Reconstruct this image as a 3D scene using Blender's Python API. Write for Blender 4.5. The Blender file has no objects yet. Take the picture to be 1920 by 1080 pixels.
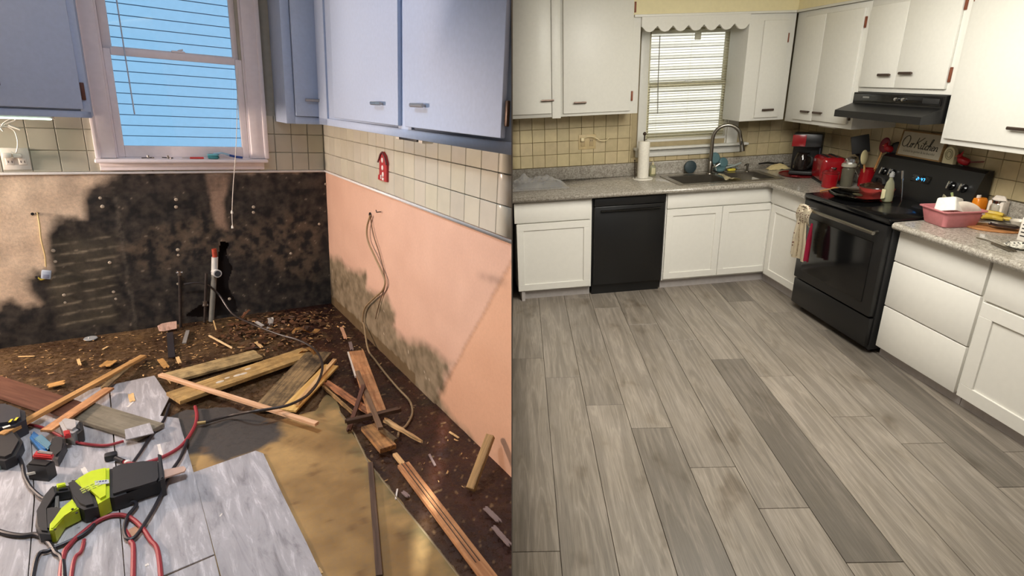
import bpy, bmesh, math, random
from mathutils import Matrix, Vector, noise
random.seed(7)
S = bpy.context.scene
COL = S.collection
V3 = Vector

# ---------------------------------------------------------------- camera, sky, sun, lamps, exposure
cam_d = bpy.data.cameras.new('camera'); cam = bpy.data.objects.new('camera', cam_d); COL.objects.link(cam)
cam_d.sensor_width = 36; cam_d.lens = 36*1050/1920; cam_d.clip_start = 0.02
CAM_Z = 1.5246
cam.location = (0, 0, CAM_Z); cam.rotation_euler = (math.radians(180-109.218), 0, 0)
S.camera = cam
S.view_settings.view_transform = 'Standard'; S.view_settings.look = 'None'
S.view_settings.exposure = 0.0; S.view_settings.gamma = 1.0; S.view_settings.use_curve_mapping = False
W = bpy.data.worlds.new('sky'); S.world = W; W.use_nodes = True
W.node_tree.nodes['Background'].inputs[0].default_value = (0.90, 0.95, 1.0, 1)
W.node_tree.nodes['Background'].inputs[1].default_value = 0.20
sun_d = bpy.data.lights.new('sun', 'SUN'); sun_d.energy = 7.5; sun_d.angle = 0.02; sun_d.color = (1.0, 0.97, 0.92)
sun = bpy.data.objects.new('sun', sun_d); COL.objects.link(sun); sun.rotation_euler = (math.radians(33), 0, math.radians(12))

# Two kitchens of an old house stand side by side with an added thin partition between them; each has its own
# axes: x along the window wall towards its right-hand corner (x = 0), y away from the door (window wall y = 0), z up.
ML = Matrix(((0.8288, -0.55688, 0.05444, -1.3644), (0.5559, 0.83059, 0.03325, 3.9578), (-0.06374, 0.00271, 0.99796, 0.0227), (0, 0, 0, 1)))
MR = Matrix(((0.99124, -0.1269, -0.03649, 2.658), (0.12571, 0.99151, -0.03326, 5.3255), (0.0404, 0.02838, 0.99878, 0.0), (0, 0, 0, 1)))
def ortho(M):
    q = M.to_quaternion().normalized(); return Matrix.Translation(M.to_translation()) @ q.to_matrix().to_4x4()
ML = ortho(ML); MR = ortho(MR)
ROOM = [ML]

def lamp(name, kind, loc, aim, energy, color, size=0.5, size_y=None):
    d = bpy.data.lights.new(name, kind); d.energy = energy; d.color = color
    if kind == 'AREA':
        d.shape = 'RECTANGLE'; d.size = size; d.size_y = size_y or size
    else:
        d.shadow_soft_size = size
        if kind == 'SPOT': d.spot_size = math.radians(108); d.spot_blend = 0.6
    o = bpy.data.objects.new(name, d); COL.objects.link(o)
    R = (V3(aim)-V3(loc)).to_track_quat('-Z', 'Y').to_matrix().to_4x4()
    o.matrix_basis = ROOM[0] @ Matrix.Translation(loc) @ R
    return o
ROOM[0] = ML
lamp('warm_room_lamp', 'AREA', (-3.3, -0.23, 1.2), (0, -1.5, 1.65), 104, (1.0, 0.77, 0.64), 0.3)
lamp('cool_floor_fill', 'SPOT', (-1.3, -2.0, 2.42), (-1.15, -1.75, 0), 125, (0.93, 0.96, 1.0), 0.15)  # added fill: cone lights the floor and spares the wall cabinets, no real fixture
lamp('cool_fill_lamp', 'AREA', (-1.3, -1.9, 2.42), (-1.3, -1.9, 0), 11, (0.36, 0.62, 1.0), 1.1)
ROOM[0] = MR
lamp('ceiling_fixture_lamp', 'AREA', (-1.75, -2.3, 2.42), (-1.75, -2.3, 0), 46, (1.0, 0.95, 0.85), 1.0)
lamp('added_front_fill', 'AREA', (-1.75, -2.95, 2.38), (-1.2, -0.9, 0.6), 55, (1.0, 0.97, 0.90), 0.9)  # added fill aimed at the window wall, no such fixture in the room

# ---------------------------------------------------------------- materials
MATS = {}
def nt(name):
    m = bpy.data.materials.new(name); m.use_nodes = True
    return m, m.node_tree, m.node_tree.nodes['Principled BSDF']
def N(t, kind, **kw):
    n = t.nodes.new(kind)
    for k, v in kw.items():
        if k in n.inputs: n.inputs[k].default_value = v
        else: setattr(n, k, v)
    return n
def ramp(t, fac, stops, interp='LINEAR'):
    r = t.nodes.new('ShaderNodeValToRGB'); r.color_ramp.interpolation = interp
    e = r.color_ramp.elements
    while len(e) < len(stops): e.new(0.5)
    for i, (p, c) in enumerate(stops):
        e[i].position = p; e[i].color = (c[0], c[1], c[2], 1) if isinstance(c, tuple) else (c, c, c, 1)
    t.links.new(fac, r.inputs['Fac']); return r
def lin(c):
    return tuple(((v/255)/12.92 if v/255 <= 0.04045 else (((v/255)+0.055)/1.055)**2.4) for v in c)
def mix(t, fac, a, b, mode='MIX'):
    m = t.nodes.new('ShaderNodeMix'); m.data_type = 'RGBA'; m.blend_type = mode
    for s, v in ((0, fac), (6, a), (7, b)):
        if hasattr(v, 'is_linked') or isinstance(v, bpy.types.NodeSocket): t.links.new(v, m.inputs[s])
        elif s == 0: m.inputs[0].default_value = v
        else: m.inputs[s].default_value = (*v[:3], 1)
    return m.outputs[2]
def coords(t, scale=(1, 1, 1), kind='Object', rnd=False):
    tc = t.nodes.new('ShaderNodeTexCoord'); mp = t.nodes.new('ShaderNodeMapping'); mp.inputs['Scale'].default_value = scale
    t.links.new(tc.outputs[kind], mp.inputs[0])
    if rnd:
        oi = t.nodes.new('ShaderNodeObjectInfo'); mu = N(t, 'ShaderNodeMath', operation='MULTIPLY'); mu.inputs[1].default_value = 53.0
        t.links.new(oi.outputs['Random'], mu.inputs[0]); t.links.new(mu.outputs[0], mp.inputs['Location'])
    return mp.outputs[0]
def bump(t, b, h, strength=0.3, dist=0.01):
    n = t.nodes.new('ShaderNodeBump'); n.inputs['Strength'].default_value = strength; n.inputs['Distance'].default_value = dist
    t.links.new(h, n.inputs['Height']); t.links.new(n.outputs[0], b.inputs['Normal'])
def mat(name, c, rough=0.5, metal=0.0, var=0.06, scale=30, bmp=0.05, coat=0.0, trans=0.0, emit=0.0, stretch=(1, 1, 1), srgb=True, ocol=False):
    """plain surface: base colour with a little noise in colour and relief"""
    if name in MATS: return MATS[name]
    m, t, b = nt(name); c = lin(c) if srgb else c
    n = N(t, 'ShaderNodeTexNoise', Scale=scale, Detail=4.0); t.links.new(coords(t, stretch, rnd=True), n.inputs['Vector'])
    lo = tuple(v*(1-var) for v in c); hi = tuple(min(1, v*(1+var)) for v in c)
    r = ramp(t, n.outputs['Fac'], [(0.3, lo), (0.7, hi)])
    col = r.outputs[0]
    if ocol:
        oi = t.nodes.new('ShaderNodeObjectInfo'); col = mix(t, 1.0, col, oi.outputs['Color'], 'MULTIPLY')
    t.links.new(col, b.inputs['Base Color'])
    b.inputs['Roughness'].default_value = rough; b.inputs['Metallic'].default_value = metal
    b.inputs['Coat Weight'].default_value = coat
    if trans: b.inputs['Transmission Weight'].default_value = trans; b.inputs['IOR'].default_value = 1.2
    if emit:
        b.inputs['Emission Color'].default_value = (*c, 1); b.inputs['Emission Strength'].default_value = emit
    if bmp: bump(t, b, n.outputs['Fac'], bmp, 0.003)
    MATS[name] = m; return m
def m_glass(name='pane_glass', tint=(0.95, 0.98, 1), refl=0.12):
    if name in MATS: return MATS[name]
    m, t, b = nt(name); t.nodes.remove(b)
    tr = N(t, 'ShaderNodeBsdfTransparent'); tr.inputs[0].default_value = (*tint, 1)
    g = N(t, 'ShaderNodeBsdfGlossy', Roughness=0.03); fr = N(t, 'ShaderNodeFresnel', IOR=1.45); ms = t.nodes.new('ShaderNodeMixShader')
    mt = N(t, 'ShaderNodeMath', operation='MULTIPLY_ADD'); mt.inputs[1].default_value = 1.0; mt.inputs[2].default_value = refl*0.3
    t.links.new(fr.outputs[0], mt.inputs[0]); t.links.new(mt.outputs[0], ms.inputs[0]); t.links.new(tr.outputs[0], ms.inputs[1]); t.links.new(g.outputs[0], ms.inputs[2])
    t.links.new(ms.outputs[0], t.nodes['Material Output'].inputs[0]); MATS[name] = m; return m
def m_plank(name='oak_vinyl'):
    """grey-washed oak vinyl, board runs along y; tone from each board's own colour"""
    m, t, b = nt(name)
    oi = t.nodes.new('ShaderNodeObjectInfo')
    v1 = coords(t, (11, 0.75, 1), rnd=True); v2 = coords(t, (95, 2.5, 1), rnd=True)
    n0 = N(t, 'ShaderNodeTexNoise', Scale=1.3, Detail=3.0, Distortion=1.2); t.links.new(v1, n0.inputs['Vector'])
    w = N(t, 'ShaderNodeMath', operation='MULTIPLY'); w.inputs[1].default_value = 15.0; t.links.new(n0.outputs['Fac'], w.inputs[0])
    sn = N(t, 'ShaderNodeMath', operation='SINE'); t.links.new(w.outputs[0], sn.inputs[0])
    n2 = N(t, 'ShaderNodeTexNoise', Scale=3.0, Detail=6.0, Roughness=0.7); t.links.new(v2, n2.inputs['Vector'])
    n3 = N(t, 'ShaderNodeTexNoise', Scale=2.2, Detail=3.0); t.links.new(coords(t, (3, 1.6, 1), rnd=True), n3.inputs['Vector'])
    r1 = ramp(t, sn.outputs[0], [(0.0, 0.84), (0.5, 0.99), (0.90, 1.02), (1.0, 1.2)])
    r2 = ramp(t, n2.outputs['Fac'], [(0.3, 0.76), (0.6, 1.05), (0.75, 1.2)])
    r3 = ramp(t, n3.outputs['Fac'], [(0.27, (0.62, 0.58, 0.53)), (0.38, (0.93, 0.92, 0.9)), (0.7, (1.05, 1.05, 1.06))])
    c = mix(t, 1.0, r1.outputs[0], r2.outputs[0], 'MULTIPLY'); c = mix(t, 1.0, c, r3.outputs[0], 'MULTIPLY'); c = mix(t, 1.0, c, oi.outputs['Color'], 'MULTIPLY')
    t.links.new(c, b.inputs['Base Color']); b.inputs['Roughness'].default_value = 0.42
    bump(t, b, n2.outputs['Fac'], 0.15, 0.002); return m
def m_wood(name, c1, c2, rough=0.75, axis='x', dirt=0.0, scale=1.0):
    """sawn timber, grain along the object's own x (or y)"""
    m, t, b = nt(name); c1 = lin(c1); c2 = lin(c2)
    st = (4, 60, 60) if axis == 'x' else (60, 4, 60)
    n = N(t, 'ShaderNodeTexNoise', Scale=1.2*scale, Detail=6.0, Distortion=0.6); t.links.new(coords(t, st, rnd=True), n.inputs['Vector'])
    r = ramp(t, n.outputs['Fac'], [(0.32, c2), (0.62, c1)]); col = r.outputs[0]
    if dirt:
        n2 = N(t, 'ShaderNodeTexNoise', Scale=9.0, Detail=7.0, Roughness=0.7); t.links.new(coords(t, (1, 1, 1), rnd=True), n2.inputs['Vector'])
        r2 = ramp(t, n2.outputs['Fac'], [(0.5-dirt*0.25, (0.02, 0.014, 0.01)), (0.58, (1, 1, 1))]); col = mix(t, min(1, dirt*1.3), col, mix(t, 1.0, col, r2.outputs[0], 'MULTIPLY'))
    t.links.new(col, b.inputs['Base Color']); b.inputs['Roughness'].default_value = rough; bump(t, b, n.outputs['Fac'], 0.3, 0.003); return m
def m_granite(name='speckled_stone'):
    m, t, b = nt(name)
    v = coords(t)
    n1 = N(t, 'ShaderNodeTexVoronoi', Scale=260.0); n2 = N(t, 'ShaderNodeTexNoise', Scale=75.0, Detail=6.0, Roughness=0.75); n3 = N(t, 'ShaderNodeTexNoise', Scale=5.0, Detail=2.0)
    for n in (n1, n2, n3): t.links.new(v, n.inputs['Vector'])
    r2 = ramp(t, n2.outputs['Fac'], [(0.36, lin((70, 66, 60))), (0.47, lin((140, 134, 124))), (0.56, lin((172, 167, 157))), (0.68, lin((212, 208, 199)))])
    s = ramp(t, n1.outputs['Color'], [(0.12, lin((75, 68, 60))), (0.2, lin((150, 143, 132))), (0.8, lin((180, 174, 164))), (0.95, lin((225, 220, 210)))])
    c = mix(t, 0.45, r2.outputs[0], s.outputs[0]); t.links.new(c, b.inputs['Base Color'])
    b.inputs['Roughness'].default_value = 0.16; return m
def m_vcol(name, rough=0.8, rmap=None, nscale=60, namt=0.25, bmp=0.3):
    """surface whose stains, mould and scars are stored in the mesh, with fine grain on top"""
    m, t, b = nt(name)
    a = N(t, 'ShaderNodeVertexColor', layer_name='stain')
    n = N(t, 'ShaderNodeTexNoise', Scale=nscale, Detail=7.0, Roughness=0.75); t.links.new(coords(t), n.inputs['Vector'])
    r = ramp(t, n.outputs['Fac'], [(0.3, 1-namt), (0.7, 1+namt)])
    t.links.new(mix(t, 1.0, a.outputs['Color'], r.outputs[0], 'MULTIPLY'), b.inputs['Base Color'])
    if rmap: t.links.new(ramp(t, n.outputs['Fac'], [(0.4, rmap[0]), (0.6, rmap[1])]).outputs[0], b.inputs['Roughness'])
    else: b.inputs['Roughness'].default_value = rough
    bump(t, b, n.outputs['Fac'], bmp, 0.004); return m
def m_marble(name, base, vein, rough=0.4):
    """grey stone-look vinyl with long pale streaks along y"""
    m, t, b = nt(name)
    n = N(t, 'ShaderNodeTexNoise', Scale=3.4, Detail=10.0, Roughness=0.7, Distortion=0.7); t.links.new(coords(t, (8, 1.2, 1), rnd=True), n.inputs['Vector'])
    n2 = N(t, 'ShaderNodeTexNoise', Scale=5.0, Detail=4.0); t.links.new(coords(t, (2, 1, 1), rnd=True), n2.inputs['Vector'])
    r = ramp(t, n.outputs['Fac'], [(0.32, tuple(v*0.55 for v in lin(base))), (0.45, tuple(v*0.9 for v in lin(base))), (0.54, lin(base)), (0.61, lin(vein)), (0.70, lin(base))])
    r2 = ramp(t, n2.outputs['Fac'], [(0.3, 0.86), (0.7, 1.08)])
    t.links.new(mix(t, 1.0, r.outputs[0], r2.outputs[0], 'MULTIPLY'), b.inputs['Base Color']); b.inputs['Roughness'].default_value = rough; return m
def m_spots(name, base, spots, scale, thr=0.3, rough=0.8):
    m, t, b = nt(name); v = N(t, 'ShaderNodeTexVoronoi', Scale=scale); t.links.new(coords(t), v.inputs['Vector'])
    t.links.new(ramp(t, v.outputs['Distance'], [(thr, lin(spots)), (thr+0.05, lin(base))]).outputs[0], b.inputs['Base Color']); b.inputs['Roughness'].default_value = rough; return m

# ---------------------------------------------------------------- geometry helpers
def in_room(parent):
    """placement that lets a part be modelled in the room's own axes under its parent"""
    c = Matrix()
    while parent is not None: c = parent.matrix_basis @ c; parent = parent.parent
    return c.inverted() @ ROOM[0]
class B:
    """collects shapes into one mesh"""
    def __init__(s): s.bm = bmesh.new()
    def _xf(s, vs, M):
        if M is not None: bmesh.ops.transform(s.bm, matrix=M, verts=vs)
    def box(s, a, b, bev=0.0, seg=2, M=None):
        a = V3(a); b = V3(b)
        lo = V3([min(p, q) for p, q in zip(a, b)]); hi = V3([max(p, q) for p, q in zip(a, b)])
        r = bmesh.ops.create_cube(s.bm, size=1.0); vs = r['verts']
        d = hi-lo
        for v in vs: v.co = V3((lo[i]+(v.co[i]+0.5)*d[i] for i in range(3)))
        if bev > 0:
            es = list({e for v in vs for e in v.link_edges})
            q = bmesh.ops.bevel(s.bm, geom=es, offset=min(bev, min(d)*0.49), segments=seg, affect='EDGES', profile=0.5)
            vs = list({v for f in q['faces'] for v in f.verts} | {v for v in vs if v.is_valid})
        s._xf(vs, M); return s
    def tube(s, pts, r, seg=8, rad=None, M=None, flat=1.0, close=False):
        pts = [V3(p) for p in pts]; rings = []; up = None
        n = len(pts)
        for i, p in enumerate(pts):
            d = ((pts[(i+1) % n] if close else pts[min(i+1, n-1)])-(pts[i-1] if (i or close) else pts[0]))
            if d.length < 1e-9: d = V3((0, 0, 1))
            d.normalize()
            if up is None: up = V3((0, 0, 1)) if abs(d.z) < 0.9 else V3((1, 0, 0))
            a = d.cross(up)
            if a.length < 1e-6: a = d.orthogonal()
            a.normalize(); b = a.cross(d).normalized(); up = b
            rr = rad[i] if rad else r
            rings.append([s.bm.verts.new(p + a*math.cos(2*math.pi*k/seg)*rr + b*math.sin(2*math.pi*k/seg)*rr*flat) for k in range(seg)])
        for i in range(n if close else n-1):
            A, Bq = rings[i], rings[(i+1) % n]
            for k in range(seg):
                s.bm.faces.new((A[k], A[(k+1) % seg], Bq[(k+1) % seg], Bq[k]))
        if not close:
            s.bm.faces.new(rings[0][::-1]); s.bm.faces.new(rings[-1])
        s._xf([v for r_ in rings for v in r_], M); return s
    def lathe(s, prof, seg=24, M=None, c=(0, 0, 0), sx=1.0, sy=1.0):
        rings = []; c = V3(c)
        for r, z in prof:
            rings.append([s.bm.verts.new(c+V3((math.cos(2*math.pi*k/seg)*max(r, 1e-4)*sx, math.sin(2*math.pi*k/seg)*max(r, 1e-4)*sy, z))) for k in range(seg)])
        for i in range(len(rings)-1):
            for k in range(seg): s.bm.faces.new((rings[i][k], rings[i][(k+1) % seg], rings[i+1][(k+1) % seg], rings[i+1][k]))
        s.bm.faces.new(rings[0][::-1]); s.bm.faces.new(rings[-1])
        s._xf([v for r_ in rings for v in r_], M); return s
    def prism(s, poly, z0, z1, M=None, bev=0.0, jag=0.0):
        if jag:
            q = []
            for i, p in enumerate(poly):
                p2 = poly[(i+1) % len(poly)]; L_ = math.hypot(p2[0]-p[0], p2[1]-p[1]); n = max(1, int(L_/0.03))
                for k in range(n):
                    f = k/n; j = jag if k else jag*0.4
                    q.append((p[0]+(p2[0]-p[0])*f+random.uniform(-j, j), p[1]+(p2[1]-p[1])*f+random.uniform(-j, j)))
            poly = q
        lo = [s.bm.verts.new((p[0], p[1], z0)) for p in poly]; hi = [s.bm.verts.new((p[0], p[1], z1)) for p in poly]
        n = len(poly); fs = [s.bm.faces.new(lo[::-1]), s.bm.faces.new(hi)]
        for i in range(n): fs.append(s.bm.faces.new((lo[i], lo[(i+1) % n], hi[(i+1) % n], hi[i])))
        vs = lo+hi
        if bev:
            es = [e for e in fs[1].edges]
            q = bmesh.ops.bevel(s.bm, geom=es, offset=bev, segments=2, affect='EDGES', clamp_overlap=True)
            vs = list({v for v in vs if v.is_valid} | {v for f in q['faces'] for v in f.verts})
        s._xf(vs, M); return s
    def sph(s, c, r, M=None, sc=(1, 1, 1), seg=14):
        q = bmesh.ops.create_uvsphere(s.bm, u_segments=seg, v_segments=max(6, seg//2+2), radius=r)
        for v in q['verts']: v.co = V3((v.co.x*sc[0]+c[0], v.co.y*sc[1]+c[1], v.co.z*sc[2]+c[2]))
        s._xf(q['verts'], M); return s
    def sheet(s, fn, nu, nv, th=0.0):
        g = [[s.bm.verts.new(fn(i/nu, j/nv)) for j in range(nv+1)] for i in range(nu+1)]
        fs = [s.bm.faces.new((g[i][j], g[i+1][j], g[i+1][j+1], g[i][j+1])) for i in range(nu) for j in range(nv)]
        if th: bmesh.ops.solidify(s.bm, geom=fs, thickness=th)
        return s
    def out(s, name, m, parent=None, ang=35, M=None, room=False, **props):
        bmesh.ops.recalc_face_normals(s.bm, faces=s.bm.faces)
        me = bpy.data.meshes.new(name); s.bm.to_mesh(me); s.bm.free()
        me.materials.append(m); me.shade_smooth(); me.set_sharp_from_angle(angle=math.radians(ang))
        o = bpy.data.objects.new(name, me); COL.objects.link(o)
        if parent is not None:
            o.parent = parent
            if room: o.matrix_basis = in_room(parent)
            elif M is not None: o.matrix_basis = M
        else: o.matrix_basis = ROOM[0] @ (M if M is not None else Matrix())
        for k, v in props.items(): o[k] = v
        if ROOM[0] != Matrix(): o['_side'] = -1 if ROOM[0] == ML else 1
        return o
T = Matrix.Translation
def RZ(a): return Matrix.Rotation(math.radians(a), 4, 'Z')
def RX(a): return Matrix.Rotation(math.radians(a), 4, 'X')
def RY(a): return Matrix.Rotation(math.radians(a), 4, 'Y')
def tag(o, label, cat, group=None, kind=None):
    o['label'] = label; o['category'] = cat
    if group: o['group'] = group
    if kind: o['kind'] = kind
    return o
def thing(name, label, cat, loc, rz=0, group=None, M=None):
    o = bpy.data.objects.new(name, None); o.empty_display_size = 0.05; COL.objects.link(o)
    o.matrix_basis = ROOM[0] @ T(loc) @ (M if M is not None else RZ(rz))
    return tag(o, label, cat, group)
def single(name, label, cat, b, m, loc=(0, 0, 0), rz=0, group=None, M=None, kind=None, ang=35):
    return tag(b.out(name, m, ang=ang, M=T(loc) @ (M if M is not None else RZ(rz))), label, cat, group, kind)
def struct(name, b, m, parent=None, **k):
    o = b.out(name, m, parent, **k)
    if parent is None: o['kind'] = 'structure'
    return o
def smooth(pts, n=6):
    P = [V3(p) for p in pts]; P = [P[0]*2-P[1]]+P+[P[-1]*2-P[-2]]; o = []
    for i in range(1, len(P)-2):
        a, b, c, d = P[i-1:i+3]
        for k in range(n):
            t = k/n
            o.append(0.5*((2*b)+(c-a)*t+(2*a-5*b+4*c-d)*t*t+(3*b-a-3*c+d)*t**3))
    o.append(P[-2]); return o
def fbm(x, y, z=0.0, o=4):
    s = 0; a = 0.5; f = 1.0
    for _ in range(o):
        s += a*noise.noise(V3((x*f, y*f, z+f))); a *= 0.5; f *= 2.1
    return s
def inpoly(x, y, poly):
    c = False; j = len(poly)-1
    for i in range(len(poly)):
        xi, yi = poly[i][:2]; xj, yj = poly[j][:2]
        if (yi > y) != (yj > y) and x < (xj-xi)*(y-yi)/(yj-yi)+xi: c = not c
        j = i
    return c
def sdpoly(x, y, poly):
    """signed distance to a polygon, negative inside"""
    d = 1e9; n = len(poly)
    for i in range(n):
        ax, ay = poly[i][:2]; bx, by = poly[(i+1) % n][:2]
        dx, dy = bx-ax, by-ay; t = max(0, min(1, ((x-ax)*dx+(y-ay)*dy)/(dx*dx+dy*dy+1e-12)))
        d = min(d, math.hypot(x-ax-dx*t, y-ay-dy*t))
    return -d if inpoly(x, y, poly) else d
def lerp(a, b, t):
    t = max(0, min(1, t)); return tuple(p+(q-p)*t for p, q in zip(a, b))
def grid(name, org, du, dv, nu, nv, colfn, m, hole=None, disp=None, th=None):
    """dense sheet, colour per vertex; org + u*du + v*dv; faces inside hole(u, v) are broken away"""
    org = V3(org); du = V3(du); dv = V3(dv); verts = []; cols = []
    nrm = du.cross(dv).normalized()
    for j in range(nv+1):
        for i in range(nu+1):
            u, v = i/nu, j/nv; p = org+du*u+dv*v
            if disp: p = p+nrm*disp(p)
            verts.append(p); cols.append(colfn(p))
    faces = []
    for j in range(nv):
        for i in range(nu):
            c = org+du*((i+0.5)/nu)+dv*((j+0.5)/nv)
            if hole and hole(c): continue
            a = j*(nu+1)+i; faces.append((a, a+1, a+nu+2, a+nu+1))
    me = bpy.data.meshes.new(name); me.from_pydata(verts, [], faces); me.update()
    at = me.color_attributes.new('stain', 'FLOAT_COLOR', 'POINT')
    at.data.foreach_set('color', [x for c in cols for x in (*c[:3], 1.0)])
    me.materials.append(m); me.shade_smooth()
    o = bpy.data.objects.new(name, me); COL.objects.link(o); o.matrix_basis = ROOM[0].copy(); o['_side'] = -1 if ROOM[0] == ML else 1; return o
def copy_tree(o, M):
    c = o.copy(); COL.objects.link(c); c.parent = None; c.matrix_basis = ROOM[0] @ M
    for ch in list(o.children):
        d = ch.copy(); COL.objects.link(d); d.parent = c
        for g in list(ch.children):
            e = g.copy(); COL.objects.link(e); e.parent = d
    return c

# ================================================================ partition and room shells
p = B().box((-0.001, 0.85, -0.6), (0.001, 8.6, 2.75))
p.box((-0.001, -4.0, -0.6), (0.001, -0.06, 2.75)); ROOM[0] = Matrix(); o = struct('wall_added_divider', p, mat('partition_board', (150, 140, 130), 0.8)); o['label'] = 'added thin hardboard partition dividing the two kitchens and blocking light between them'  # added divider; its unseen panel behind the camera blocks lamp light between rooms

# ---------------------------------------------------------------- stripped kitchen: shell
ROOM[0] = ML
PLASTER = m_vcol('old_plaster', 0.85, nscale=55, namt=0.22)
PEACH = m_vcol('peach_plaster', 0.7, nscale=70, namt=0.05, bmp=0.12)
SUBF = m_vcol('wet_subfloor', 0.5, rmap=(0.12, 0.75), nscale=38, namt=0.45, bmp=0.7)
UNDER = m_vcol('underlayment_ply', 0.6, rmap=(0.6, 0.9), nscale=45, namt=0.14, bmp=0.2)
TRIM = mat('window_trim_paint', (238, 232, 234), 0.45, bmp=0.03, var=0.03)
CABL = mat('cabinet_paint_blue_cast', (172, 189, 214), 0.62, bmp=0.06, var=0.03, scale=60)  # blue cast of the cool light is put into this paint colour
WALLP = mat('wall_paint_cream', (215, 205, 185), 0.7, bmp=0.05)
TILEL = mat('glazed_tile_cream', (192, 190, 174), 0.22, bmp=0.04, var=0.04, scale=12, ocol=True)
GROUTL = mat('grout_pale', (178, 175, 160), 0.9)
STEEL = mat('brushed_steel', (170, 165, 160), 0.32, metal=1.0, var=0.08)
DARKM = mat('dark_bronze', (70, 58, 50), 0.4, metal=0.8)
BLACKP = mat('black_plastic', (22, 22, 24), 0.42, bmp=0.03)
WHITEP = mat('white_plastic', (225, 222, 212), 0.4, bmp=0.02)

MOULD = [(-1.244, 0, 0.957), (-1.349, 0, 0.907), (-1.376, 0, 0.856), (-1.403, 0, 0.715), (-1.507, 0, 0.739), (-1.58, 0, 0.642), (-1.604, 0, 0.535), (-1.589, 0, 0.439), (-1.679, 0, 0.427), (-1.713, 0, 0.389), (-1.696, 0, 0.314), (-1.663, 0, 0.251), (-1.731, 0, 0.241), (-1.771, 0, 0.286), (-1.842, 0, 0.27), (-1.902, 0, 0.178), (-1.944, 0, -0.075), (0.073, 0, -0.06), (0.085, 0, 0.278), (0.064, 0, 0.563), (0.034, 0, 0.779), (0.13, 0, 0.993), (-1.175, 0, 0.996)]
BROWNM = [(-0.945, 0, 0.665), (-0.73, 0, 0.721), (-0.516, 0, 0.602), (-0.199, 0, 0.695), (-0.058, 0, 0.572), (-0.113, 0, 0.218), (-0.365, 0, 0.325), (-0.626, 0, 0.464), (-0.818, 0, 0.445), (-1.06, 0, 0.399), (-1.24, 0, 0.519)]
STREAK = [(-0.751, 0, 0.976), (-0.608, 0, 0.975), (-0.668, 0, 0.788), (-0.662, 0, 0.612), (-0.713, 0, 0.633), (-0.73, 0, 0.79)]
LEFTM = [(-1.557, 0, 0.609), (-1.267, 0, 0.62), (-1.336, 0, 0.085), (-1.586, 0, 0.075), (-1.613, 0, 0.394)]
MX = [(a[0], a[2]) for a in MOULD]; BX = [(a[0], a[2]) for a in BROWNM]; SX = [(a[0], a[2]) for a in STREAK]; LX = [(a[0], a[2]) for a in LEFTM]
def back_col(p):
    x, z = p.x, p.z
    n = fbm(x*5, z*5); n2 = fbm(x*16+7, z*16); n3 = fbm(x*38, z*38+5)
    base = lerp(lin((226, 206, 180)), lin((204, 180, 154)), 0.5+n*0.8)
    d = sdpoly(x+n*0.06, z+n2*0.04, MX)+n*0.03
    k = 0.5-d/0.05
    dark = lerp(lin((27, 26, 26)), lin((76, 69, 60)), 0.34+n2*1.4+n3*0.6)
    b = max(0, min(1, 0.75-sdpoly(x+n2*0.1, z+n*0.08, BX)/0.09))
    dark = lerp(dark, lin((98, 84, 68)), b*0.8*max(0, min(1, 0.42+n2*2.2+n3)))
    s = max(0, min(1, 0.6-sdpoly(x+n2*0.03, z, SX)/0.03)); dark = lerp(dark, lin((158, 134, 114)), s*0.95)
    l = max(0, min(1, 0.6-sdpoly(x, z, LX)/0.06))
    st = max(0, math.sin((z-x*0.10)*2*math.pi/0.06+n*1.6+n2*0.6))**5*max(0, min(1, 0.9+n2*3))
    dark = lerp(dark, lin((82, 76, 62)), l*(0.55+n)); dark = lerp(dark, lin((136, 126, 106)), l*st*(0.75+n2*1.5))
    if z > 0.86: dark = lerp(dark, lin((78, 68, 60)), 0.35+n2)
    j = math.exp(-((x+1.235+n2*0.01)/0.012)**2); dark = lerp(dark, lin((120, 112, 98)), j*0.5*(0.5+n3*1.5) if z < 0.9 else 0)
    if n3 > 0.34 and n2 > 0.1: dark = lerp(dark, lin((150, 138, 120)), 0.6)
    return lerp(base, dark, k)
HOLE = [(a[0], a[2]) for a in [(-0.706, 0, 0.536), (-0.66, 0, 0.522), (-0.681, 0, 0.432), (-0.648, 0, 0.355), (-0.684, 0, 0.247), (-0.676, 0, 0.189), (-0.65, 0, 0.097), (-0.643, 0, 0.03), (-0.812, 0, 0.014), (-0.964, 0, 0.054), (-0.882, 0, 0.105), (-0.783, 0, 0.147), (-0.776, 0, 0.295), (-0.734, 0, 0.401)]]
wb = grid('wall_back', (-2.5, 0, -0.02), (2.5, 0, 0), (0, 0, 1.02), 300, 122, back_col, PLASTER, hole=lambda c: inpoly(c.x+noise.noise(c*40)*0.008, c.z, HOLE), disp=lambda p: noise.noise(p*9)*0.004)
wb['kind'] = 'structure'; wb['label'] = 'plaster of the window wall covered in black mould'
struct('wall_cavity', B().box((-0.95, 0.10, -0.05), (-0.5, 0.14, 0.7)), mat('cavity_dark', (38, 26, 20), 0.9), wb, room=True)
wu = B()
wu.box((-3.9, 0.01, -0.3), (-2.5, 0.1, 2.5)).box((-2.5, 0.004, 1.0), (-1.19, 0.1, 2.5)).box((-0.50, 0.004, 1.0), (0.1, 0.1, 2.5)).box((-1.19, 0.004, 1.0), (-0.50, 0.1, 1.10)).box((-1.19, 0.004, 2.3), (-0.50, 0.1, 2.5)).box((-2.5, 0.15, -0.3), (0.3, 0.25, 1.0))
struct('wall_header', wu, GROUTL)

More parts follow.
